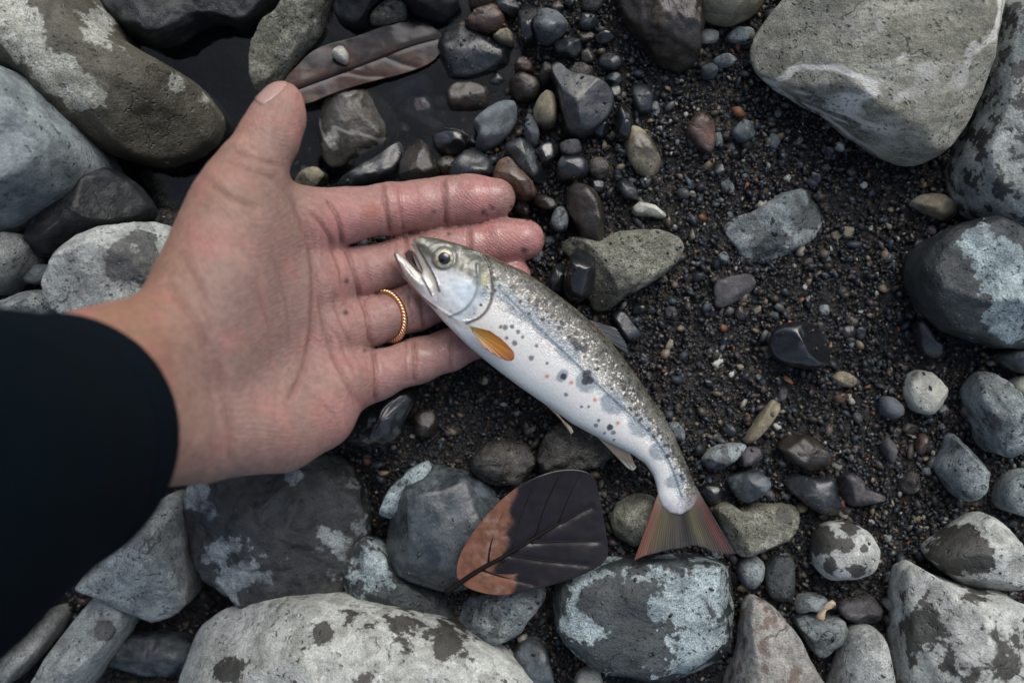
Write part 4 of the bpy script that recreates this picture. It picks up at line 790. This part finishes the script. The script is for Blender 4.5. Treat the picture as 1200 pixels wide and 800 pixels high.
ni = clnear(q); s = ni / 399.; cdir = ct[ni]; rel = q - cl[ni]; tt = (rel[:, 0] * cdir[:, 1] - rel[:, 1] * cdir[:, 0]) / hh[ni]     # dorsal positive
tt = np.clip(tt, -1.3, 1.3); spx = s * np.linalg.norm(np.diff(cl, axis=0), axis=1).sum(); tpx = tt * hh[ni]
# colours
def nz(sc, o_=3, off=0): return fbm(np.stack([q[:, 0] / sc, q[:, 1] / sc, v[:, 2] / sc + off], -1), o_)
fc = np.tile(np.array([222., 222., 217.]), (len(v), 1))
def ft(mask, c, a=1.0):
    global fc
    m_ = np.clip(mask * a, 0, 1)[:, None]; fc = fc * (1 - m_) + np.array(c, float) * m_
head = smooth01((574 - q[:, 0] - .25 * (q[:, 1] - 320)) / 8)
ft(smooth01((tt + .05 + .18 * nz(14)) / .5), (150, 150, 142), .8)
ft(smooth01((tt - .25 + .22 * nz(10)) / .45), (84, 83, 74), .92)
ft(smooth01((tt - .62 + .12 * nz(8)) / .3), (66, 65, 54), .95)
ft(smooth01(nz(2.0, 2, 5) * 3.4 - .45) * smooth01((tt - .0) / .3) * (1 - .75 * smooth01((tt - .7) / .2)) * (1 - head), (238, 232, 222), .85)
ft(smooth01(nz(3.2, 2, 9) * 3.2 - .7) * smooth01((tt + .1) / .4) * (1 - head), (70, 68, 60), .6)
ft(smooth01((-tt - .5) / .4), (196, 202, 200), .75); ft(smooth01(nz(30, 2, 2)), (214, 219, 221), .3); ft(smooth01(nz(24, 2, 12) * 1.5 - .1), (224, 212, 206), .3)  # belly edge greyed: form shading put into the colour; then random tints
for (bx, by, rx, ry) in [(588, 343, 17, 10), (612, 362, 22, 13), (640, 384, 24, 12), (664, 410, 14, 12), (687, 446, 14, 13), (716, 470, 14, 14), (747, 497, 14, 13), (771, 527, 12, 11), (791, 562, 9, 13), (658, 439, 6, 8)]:
    j = np.argmin(((cl - (bx, by)) ** 2).sum(1)); tx, ty = ct[j]; dx, dy = q[:, 0] - bx, q[:, 1] - by; a_ = (dx * tx + dy * ty) / rx; b_ = (-dx * ty + dy * tx) / ry
    ft(smooth01((1.18 - np.hypot(a_, b_) + .3 * nz(5)) / .4), (132, 142, 148), .55 if bx < 650 else .76)
ll = poly_dist(q, chaikin([(584, 338), (612, 366), (640, 393), (700, 451), (733, 481), (761, 506), (783, 537), (799, 585)], 2, False)); ft(np.exp(-(ll / 1.3) ** 2) * (v[:, 2] > 0), (64, 78, 92), .8)
ft(np.exp(-((ll - 3) / 2.5) ** 2) * (v[:, 2] > 0), (150, 164, 174), .3)
spots = [(589, 324, 2.6), (600, 324, 2.4), (610, 329, 2.6), (620, 337, 2.4), (629, 335, 2.6), (638, 354, 2.4), (647, 347, 3), (652, 356, 2.8), (662, 360, 2.6), (672, 368, 2.4), (690, 386, 2.2), (592, 384, 3), (587, 383, 2.2), (600, 383, 2.6), (671, 400, 4.6), (676, 406, 5), (683, 409, 4), (659, 440, 3.6),
         (686, 438, 5.5), (689, 444, 4.5), (684, 446, 4), (603, 402, 3), (607, 389, 2.6), (622, 419, 3), (628, 405, 2), (594, 396, 2), (612, 395, 2), (697, 497, 2.6), (713, 499, 3.6), (717, 505, 2.6), (700, 491, 2), (707, 506, 1.8), (662, 461, 2.2), (680, 475, 1.8), (688, 475, 1.8), (718, 514, 1.6), (640, 425, 1.8), (564, 358, 1.8), (556, 368, 1.5)]
for (bx, by, br) in spots:
    ft(smooth01((1.25 - np.hypot(q[:, 0] - bx, q[:, 1] - by) / br + .25 * nz(2.2)) / .5), (44, 45, 48), .55 if (by > 380 and br < 3.3) else .85)
for k_ in range(150):
    s0 = rng.uniform(.24, .93); j = int(s0 * 399); t0 = rng.uniform(.3, .95) * hh[j]; bx = cl[j, 0] + ct[j, 1] * t0; by = cl[j, 1] - ct[j, 0] * t0
    ft(smooth01((1.2 - np.hypot(q[:, 0] - bx, q[:, 1] - by) / rng.uniform(1.3, 2.8)) / .6), (34, 33, 31), .8)
for (bx, by) in [(668, 447), (695, 467), (722, 494), (640, 440)]: ft(np.exp(-((q[:, 0] - bx) ** 2 + (q[:, 1] - by) ** 2) / 4.0), (176, 92, 56), .8)
# head
ft(head, (196, 202, 204), .6); ft(head * smooth01(nz(11, 3, 21) * 2.2), (150, 156, 158), .55); ft(head * smooth01(nz(4, 3, 31) * 2.2 - .4), (226, 228, 226), .5); ft(head * smooth01((500 - q[:, 0]) / 14) * (tt < .2), (128, 122, 114), .75)
ft(head * smooth01((tt - .1 + .1 * nz(9)) / .3), (92, 92, 80), .92); ft(head * smooth01((tt - .5) / .25), (58, 60, 50), .9)
ft(head * gz_ if False else head * np.exp(-((q[:, 0] - 505) ** 2 + (q[:, 1] - 288) ** 2) / 300), (70, 72, 62), .7)
ft(head * np.exp(-((q[:, 0] - 545) ** 2 / 330 + (q[:, 1] - 345) ** 2 / 260)), (198, 216, 228), .7)
ft(head * smooth01(nz(7, 3, 4) * 2 - .3) * smooth01((tt + .2) / .3), (214, 214, 206), .4)
ft(np.exp(-((q[:, 0] - 569) ** 2 / 30 + (q[:, 1] - 328) ** 2 / 90)), (176, 170, 128), .8)
ft(np.exp(-((q[:, 0] - 566) ** 2 / 60 + (q[:, 1] - 345) ** 2 / 80)), (96, 116, 134), .55)
for line, w_, c_, a_ in [([(560, 312), (562, 332), (557, 350), (545, 364), (528, 371)], 1.5, (108, 116, 122), .7), ([(571, 303), (578, 325), (578, 352), (567, 371), (548, 379)], 1.7, (70, 66, 56), .8), ([(483, 283), (491, 300), (500, 318), (509, 338)], 3.4, (204, 200, 184), .9),
                         ([(491, 289), (501, 308), (512, 326), (516, 342)], 1.5, (52, 48, 46), .85), ([(493, 322), (503, 338), (507, 346)], 1.3, (96, 70, 70), .8), ([(466, 303), (476, 326), (492, 345), (512, 361)], 1.3, (104, 66, 68), .8), ([(463, 299), (474, 306), (492, 324)], 2.4, (206, 204, 196), .8), ([(462, 296), (464, 304)], 2.6, (60, 62, 58), .8), ([(484, 279), (495, 283)], 3, (132, 124, 96), .7), ([(514, 366), (536, 380), (556, 386)], 2.0, (190, 176, 150), .5)]:
    ft(np.exp(-(poly_dist(q, chaikin(line, 2, False)) / w_) ** 2), c_, a_)
ft(np.exp(-((de - 13.5) / 2.0) ** 2), (70, 70, 62), .7)
ft(smooth01((s - .93) / .05), (168, 164, 170), .7)
def fish_z(sp):                              # height of the mid plane: head on the fingers, tail down on the stones
    return np.interp(sp, [0, .2, .45, .7, 1], [.0365, .036, .026, .0195, .0205])
def to_world(q_, w_, sp):
    zc = fish_z(sp); k_ = (H - zc) * K; return np.stack([(q_[:, 0] - 600) * k_, (400 - q_[:, 1]) * k_, zc + w_ * KF], 1)
fish = bpy.data.objects.new('fish', None); COL.objects.link(fish); fish.empty_display_size = .05
tag(fish, 'small silver trout with parr marks and open mouth, head resting on fingers', 'fish')
me = make_mesh('body', to_world(v[:, :2], v[:, 2], s), f)
c_attr(me, 'col', np.clip(lin(fc), 0, 1)); f_attr(me, 'fs', spx); f_attr(me, 'ft', tpx); f_attr(me, 'scaly', (1 - head)); f_attr(me, 'shine', np.clip(1 - np.clip((lin(fc).mean(1) - .05) * -9, 0, 1), 0, 1))
t = NT('fish_skin'); cx = t.n('CombineXYZ'); t.L(t.attr('fs'), cx.inputs[0]); t.L(t.attr('ft'), cx.inputs[1]); vec = cx.outputs[0]
sc = t.n('Mapping'); sc.inputs['Scale'].default_value = (.9, 1.05, 1); t.L(vec, sc.inputs[0])
vd = t.voro(sc.outputs[0], .62); vc = t.voro(sc.outputs[0], .62, out=1); sepc = t.n('SeparateColor'); t.L(vc, sepc.inputs[0])
scl = t.attr('scaly'); fl = t.mixf(t.math('MULTIPLY', scl, t.ramp(t.attr('ft'), -14, 18, .12, 1.0)), 1.0, t.ramp(sepc.outputs[0], 0, 1, .58, 1.25))
cmb = t.n('CombineColor')
for i in range(3): t.L(fl, cmb.inputs[i])
colr_ = t.mix(1.0, t.attr('col', 'Color'), cmb.outputs[0], 'MULTIPLY'); ob = t.objvec(False)
hg = t.math('ADD', t.math('MULTIPLY', t.math('MULTIPLY', vd, t.math('MULTIPLY', scl, t.ramp(t.attr('ft'), -16, 10, .25, 1.0))), -.8), t.math('MULTIPLY', t.noise(ob, 500, 4), .3))
t.bsdf(Base_Color=colr_, Metallic=t.math('MULTIPLY', t.attr('shine'), .12), Roughness=t.mixf(t.ramp(t.noise(ob, 200, 3), .3, .7), .26, .42), Normal=t.bump(hg, .45, .0006), Coat_Weight=.7, Coat_Roughness=.05, Coat_Normal=t.bump(t.noise(ob, 260, 4), .35, .0008), Subsurface_Weight=.08, Subsurface_Scale=.003)
link('body', me, t.m, fish)
# eye
def dome(cx_, cy_, r_, z0, hgt, nm, mat, parent, n=40, m=10):
    a = np.linspace(0, 2 * math.pi, n, endpoint=False); ph = np.linspace(0.02, math.pi / 2 + .25, m)
    rr = np.sin(ph) * r_ * K * (H - z0); zz = z0 + np.cos(ph) * hgt; c = P(cx_, cy_, z0)
    V = np.stack([c[0] + rr[None] * np.cos(a)[:, None], c[1] + rr[None] * np.sin(a)[:, None], np.broadcast_to(zz, (n, m))], -1).reshape(-1, 3)
    F_ = grid_faces(n, m, True)[:, ::-1].tolist() + [[i * m for i in range(n)]]
    me = bpy.data.meshes.new(nm); me.from_pydata(V.tolist(), [], F_); me.update(); me.polygons.foreach_set('use_smooth', np.ones(len(me.polygons), bool)); return link(nm, me, mat, parent)
je = np.argmin(np.hypot(q[:, 0] - 520.5, q[:, 1] - 303) - (v[:, 2] > 0) * 5); ez = to_world(v[je:je + 1, :2], v[je:je + 1, 2], s[je:je + 1])[0, 2]
t = NT('iris'); ob = t.objvec(False); t.bsdf(Base_Color=t.mix(t.ramp(t.noise(ob, 900, 3), .4, .65), L4((206, 200, 176)), L4((142, 136, 108))), Roughness=.25, Metallic=.3, Coat_Weight=1.0, Coat_Roughness=.02)
eye = dome(520.5, 303, 12.0, ez - .0004, .0022, 'eye', t.m, fish)
t = NT('pupil'); t.bsdf(Base_Color=(.006, .007, .008, 1), Roughness=.06, Coat_Weight=1.0, Coat_Roughness=.02)
pu = dome(520.8, 302.6, 7.4, ez + .00135, .0009, 'pupil', t.m, eye)
# mouth lining between the jaws
ml = resample(chaikin([(472, 299), (480, 291), (486, 296), (493, 314), (500, 328), (492, 322)], 1), 24); mw = to_world(ml, np.full(len(ml), -1.0), np.full(len(ml), .02)); mc = mw.mean(0); mc[2] -= .003
me = bpy.data.meshes.new('mouth_lining'); me.from_pydata(np.vstack([mw, mc]).tolist(), [], [[i, (i + 1) % 24, 24] for i in range(24)]); me.update()
t = NT('mouth'); t.bsdf(Base_Color=L4((70, 52, 50)), Roughness=.35, Coat_Weight=.4)
o = link('mouth_lining', me, t.m, fish); o.modifiers.new('thick', 'SOLIDIFY').thickness = .0012
# fins
def fin(nm, root, tip, sp0, w0, wtip, nr, colf, label=None, ripple=.00022, thick=.0006, n_a=70, n_b=26, sub=2, rayamp=1.0, clear=.2):
    ra = resample(chaikin(root, sub, False), n_a, False); ta = resample(chaikin(tip, sub, False), n_a, False); ta = ta + 1.6 * fbm(np.stack([np.linspace(0, 14, n_a), np.zeros(n_a), np.zeros(n_a) + nr], -1), 3)[:, None] * (ta - ra) / np.linalg.norm(ta - ra, axis=1)[:, None]; u = np.linspace(0, 1, n_b)
    Qf = ra[:, None] * (1 - u[None, :, None]) + ta[:, None] * u[None, :, None]
    i_ = np.linspace(0, 1, n_a)[:, None] * np.ones(n_b)
    ww = (w0 * (1 - u) + wtip * u)[None] + 0 * i_
    Z = (np.cos(i_ * nr * 2 * math.pi) * .55 + 2.2 * fbm(np.stack([i_ * 7, u[None] * 1.5 + 0 * i_, 0 * i_ + nr], -1), 2)) * ripple * (0.35 + u[None] * .65)
    Vw = to_world(Qf.reshape(-1, 2), ww.ravel(), np.full(Qf.shape[0] * Qf.shape[1], sp0)); Vw[:, 2] += Z.ravel()
    F_ = grid_faces(n_a, n_b); me = make_mesh(nm, Vw, F_)
    c = colf(i_, u[None] + 0 * i_); rayc = .9 + rayamp * .1 * np.cos(i_ * nr * 2 * math.pi) + rayamp * .24 * fbm(np.stack([i_ * nr * 1.3, u[None] * 2.2 + 0 * i_, 0 * i_ + nr], -1), 2)
    c_attr(me, 'col', lin(c.reshape(-1, 3)) * rayc.reshape(-1, 1))
    f_attr(me, 'clear', (clear * (.3 + .7 * u[None]) + 0 * i_).ravel()); o = link(nm, me, FINM, fish); md = o.modifiers.new('thick', 'SOLIDIFY'); md.thickness = thick; md.offset = 0
    if label: o['label'] = label
    return o
t = NT('fin'); bs = t.n('BsdfPrincipled'); t.L(t.attr('col', 'Color'), bs.inputs['Base Color']); bs.inputs['Roughness'].default_value = .3; bs.inputs['Coat Weight'].default_value = .6; bs.inputs['Coat Roughness'].default_value = .12
tl = t.n('BsdfTranslucent'); t.L(t.attr('col', 'Color'), tl.inputs[0]); ms = t.n('MixShader'); ms.inputs[0].default_value = .25; t.L(bs.outputs[0], ms.inputs[1]); t.L(tl.outputs[0], ms.inputs[2]); tp_ = t.n('BsdfTransparent'); m2_ = t.n('MixShader'); t.L(t.attr('clear'), m2_.inputs[0]); t.L(ms.outputs[0], m2_.inputs[1]); t.L(tp_.outputs[0], m2_.inputs[2]); t.L(m2_.outputs[0], t.out.inputs[0]); FINM = t.m
def lerp(stops, x):
    xs = [p[0] for p in stops]; return np.stack([np.interp(x, xs, [p[1][k] for p in stops]) for k in range(3)], -1)
def tailc(i, u):
    c = lerp([(0, (128, 84, 72)), (.08, (132, 96, 80)), (.2, (100, 92, 70)), (.45, (80, 76, 66)), (.55, (48, 44, 38)), (.68, (104, 100, 70)), (.82, (80, 70, 58)), (.93, (108, 60, 52)), (1, (48, 36, 32))], i)
    e = lerp([(0, (176, 168, 164)), (.3, (150, 146, 130)), (1, (96, 92, 90))], u); k_ = (np.exp(-((u - 0) / .25) ** 2) * .7)[..., None]; c = c * (1 - k_) + e * k_
    k2 = (smooth01((u - .72) / .28) * .45 * smooth01((i - .1) / .2))[..., None]; return c * (1 - k2) + np.array((70, 70, 72)) * k2
fin('tail_fin', [(774, 570), (784, 576), (800, 576), (813, 566)], [(743, 656), (752, 652), (775, 646), (800, 640), (812, 638), (826, 642), (845, 648), (862, 648)], 1.0, 0, 1.5, 36, tailc, 'forked tail fin, olive with reddish edges', n_a=220, n_b=30, ripple=.00016)
fin('pectoral_fin', [(551, 382), (553, 385), (555, 389)], [(575, 388), (592, 400), (602, 411), (603, 420), (597, 423), (584, 418), (568, 407)], .2, 24, 25.5, 8, lambda i, u: lerp([(0, (128, 108, 60)), (.35, (164, 118, 40)), (.7, (172, 112, 26)), (1, (146, 84, 30))], u) * (1 - .25 * np.exp(-((i - 0) / .15) ** 2))[..., None], 'amber orange pectoral fin', ripple=.00005, rayamp=.35, clear=0)
fin('pelvic_fin', [(634, 468), (644, 477), (654, 485)], [(669, 501), (672, 507), (670, 509)], .55, 2, -6, 6, lambda i, u: lerp([(0, (176, 160, 136)), (.6, (160, 138, 110)), (1, (200, 196, 188))], u), 'slender buff pelvic fin')
fin('anal_fin', [(700, 512), (716, 520), (738, 530)], [(736, 548), (742, 552), (746, 548)], .78, 0, -5, 8, lambda i, u: lerp([(0, (150, 140, 124)), (.6, (128, 118, 104)), (1, (186, 186, 180))], u), 'buff anal fin with a pale edge')
fin('dorsal_fin', [(690, 375), (703, 388), (716, 402)], [(722, 384), (734, 402), (737, 415)], .6, 2, -8, 9, lambda i, u: lerp([(0, (64, 64, 56)), (.5, (66, 70, 70)), (1, (74, 80, 84))], u), 'grey folded dorsal fin')
fin('adipose_fin', [(768, 474), (773, 482)], [(776, 484), (780, 490)], .85, 2, -2, 2, lambda i, u: lerp([(0, (92, 90, 78)), (1, (120, 118, 104))], u), n_a=10, n_b=8)

# ---------------------------------------------------------------- leaves
def leaf(name, label, outline, mid, veins, zf, colf, mat, petiole=None, vr=.00045, rel=1.0):
    root = bpy.data.objects.new(name, None); COL.objects.link(root); root.empty_display_size = .02; tag(root, label, 'leaf')
    ol = resample(chaikin(outline, 2), 160); mid = resample(chaikin(mid, 2, False), 80, False)
    # fan of rings from the outline to the midrib
    tm = clamp_proj(ol, mid); M_ = 34; u = np.linspace(0, 1, M_) ; Qf = ol[:, None] * (1 - u[None, :, None]) + tm[:, None] * u[None, :, None]
    q_ = Qf.reshape(-1, 2); dv = np.min([poly_dist(q_, l) for l in veins], axis=0); dm = poly_dist(q_, mid)
    z = zf(q_) + rel * .0004 * fbm(np.stack([q_[:, 0] / 25, q_[:, 1] / 25, q_[:, 0] * 0], -1), 3) - rel * (.0003 * np.exp(-(dv / 3.0) ** 2) + .0004 * np.exp(-(dm / 4.) ** 2))
    V_ = np.array([P(a, b, c) for (a, b), c in zip(q_, z)]); me = make_mesh('blade', V_, grid_faces(160, M_, True)); c_attr(me, 'col', lin(colf(q_)))
    o = link('blade', me, mat, root); md = o.modifiers.new('thick', 'SOLIDIFY'); md.thickness = .0005; md.offset = -1
    def rib(nm, line, r0, r1, n=40):
        l = resample(chaikin(line, 2, False), n, False); zz = zf(l) + .0001; pth = np.array([P(a, b, c) for (a, b), c in zip(l, zz)])
        return link(nm, tube(pth, np.linspace(r0, r1, n), 8), VEINM, root)
    full_mid = mid if petiole is None else np.vstack([np.asarray(petiole, float), mid])
    rib('midrib', full_mid, .0011, .0005, 60)
    for l in veins: rib('vein', l, vr, vr * .5, 24)
    return root
def clamp_proj(pt, line):
    best = np.full(len(pt), 1e9); out = np.zeros((len(pt), 2))
    for a, b in zip(line[:-1], line[1:]):
        ab = b - a; t_ = np.clip(((pt - a) @ ab) / (ab @ ab), 0, 1); c = a + t_[:, None] * ab; d = np.hypot(*(pt - c).T); m_ = d < best; best[m_] = d[m_]; out[m_] = c[m_]
    return out
t = NT('leaf_vein'); t.bsdf(Base_Color=L4((18, 14, 13)), Roughness=.6, Specular_IOR_Level=.15); VEINM = t.m
def leaf_mat(nm, rough, bs=.25, coat=.2, cr=.06):
    t = NT(nm); o = t.objvec(False); n1 = t.noise(o, 300, 5)
    c = t.mix(1.0, t.attr('col', 'Color'), t.mix(t.ramp(n1, .3, .7), (.75, .72, .7, 1), (1.2, 1.2, 1.2, 1)), 'MULTIPLY')
    t.bsdf(Base_Color=c, Roughness=rough, Normal=t.bump(n1, bs, .0006), Coat_Weight=coat, Coat_Roughness=cr, Specular_IOR_Level=.45); return t.m
def c1_(q_):
    n_ = fbm(np.stack([q_[:, 0] / 12, q_[:, 1] / 12, 0 * q_[:, 0]], -1), 3); k_ = smooth01((592 - q_[:, 0] - .25 * (q_[:, 1] - 650) + 10 * n_ + (q_[:, 1] > 672) * 22) / 8)
    c = np.tile(np.array([22., 18., 20.]), (len(q_), 1)); c = c * (1 - k_[:, None]) + np.array((106, 73, 57)) * k_[:, None]
    k2 = k_ * smooth01(fbm(np.stack([q_[:, 0] / 7, q_[:, 1] / 7, 0 * q_[:, 0] + 5], -1), 3) * 2.5 - .1) * smooth01((q_[:, 0] - 550) / 20); return c * (1 - k2[:, None] * .7) + np.array((128, 108, 99)) * k2[:, None] * .7
def z1(q_):
    ac = (q_[:, 0] - 600) * .50 + (q_[:, 1] - 645) * .86; return .0245 + .004 * np.cos((q_[:, 0] - 610) / 60.) * .5 + .0000003 * ac ** 2
leaf('fallen_leaf', 'broad dark purple leaf with orange brown base lying below the fish belly', [(534, 668), (540, 646), (556, 620), (578, 594), (600, 574), (625, 559), (652, 550), (678, 549), (696, 556), (702, 580), (707, 605), (713, 640), (711, 657), (690, 670), (658, 682), (620, 692), (585, 698), (556, 692), (538, 682)],
     [(537, 684), (560, 668), (590, 652), (620, 634), (650, 616), (676, 602), (692, 594)], [[(572, 662), (574, 640), (582, 616), (590, 600)], [(600, 646), (604, 622), (614, 594), (626, 566)], [(628, 630), (634, 604), (644, 580), (656, 556)], [(655, 612), (662, 592), (672, 570), (680, 556)], [(622, 636), (650, 634), (700, 634)], [(596, 650), (630, 656), (690, 662)], [(566, 668), (590, 676), (626, 684)]],
     z1, c1_, leaf_mat('purple_leaf', .2, .2, 0.0), petiole=[(522, 694), (530, 689)])
def c2_(q_):
    n_ = fbm(np.stack([q_[:, 0] / 20, q_[:, 1] / 12, 0 * q_[:, 0]], -1), 3); k_ = smooth01(.5 + n_ * 1.5 + (q_[:, 1] - 70) / 60); return np.array((20., 14., 15.)) * (1 - k_[:, None]) + np.array((52., 30., 18.)) * k_[:, None]
def z2(q_): return -.0055 + .0045 * smooth01((430 - q_[:, 0]) / 120) - .003 * smooth01((q_[:, 0] - 400) / 150)
leaf('fallen_leaf', 'curled wet brown leaf floating in the pool behind the thumb tip', [(330, 96), (348, 78), (362, 62), (380, 53), (400, 48), (420, 42), (450, 30), (480, 24), (505, 29), (521, 45), (516, 65), (500, 78), (470, 88), (440, 95), (410, 103), (385, 112), (358, 124), (342, 118)],
     [(336, 108), (380, 92), (430, 74), (480, 54), (512, 46)], [[(380, 92), (396, 70), (408, 50)], [(420, 78), (440, 56), (454, 36)], [(400, 84), (430, 90), (450, 90)], [(450, 66), (472, 76), (488, 80)]], z2, c2_, leaf_mat('brown_leaf', .14, .06, 0.0), vr=.0003, rel=.35)
# a scrap of twig by the heart shaped stone
tp = np.array([P(a, b, c) for a, b, c in [(961, 724, .0165), (965, 716, .0172), (970, 710, .0168), (977, 706, .0160)]]); tp = resample(chaikin(tp, 2, False), 20, False)
rr = .0011 + .0006 * np.abs(np.linspace(-1, 1, 20)) ** 2 + .0003 * np.sin(np.linspace(0, 11, 20)); t = NT('dry_wood'); o = t.objvec(False); n1 = t.noise(o, 600, 4)
t.bsdf(Base_Color=t.mix(t.ramp(n1, .3, .7), L4((128, 112, 90)), L4((176, 160, 138))), Roughness=.8, Normal=t.bump(n1, .6, .0008))
tag(link('twig', tube(tp, rr, 10), t.m), 'short pale scrap of twig lying on the heart shaped stone', 'twig')
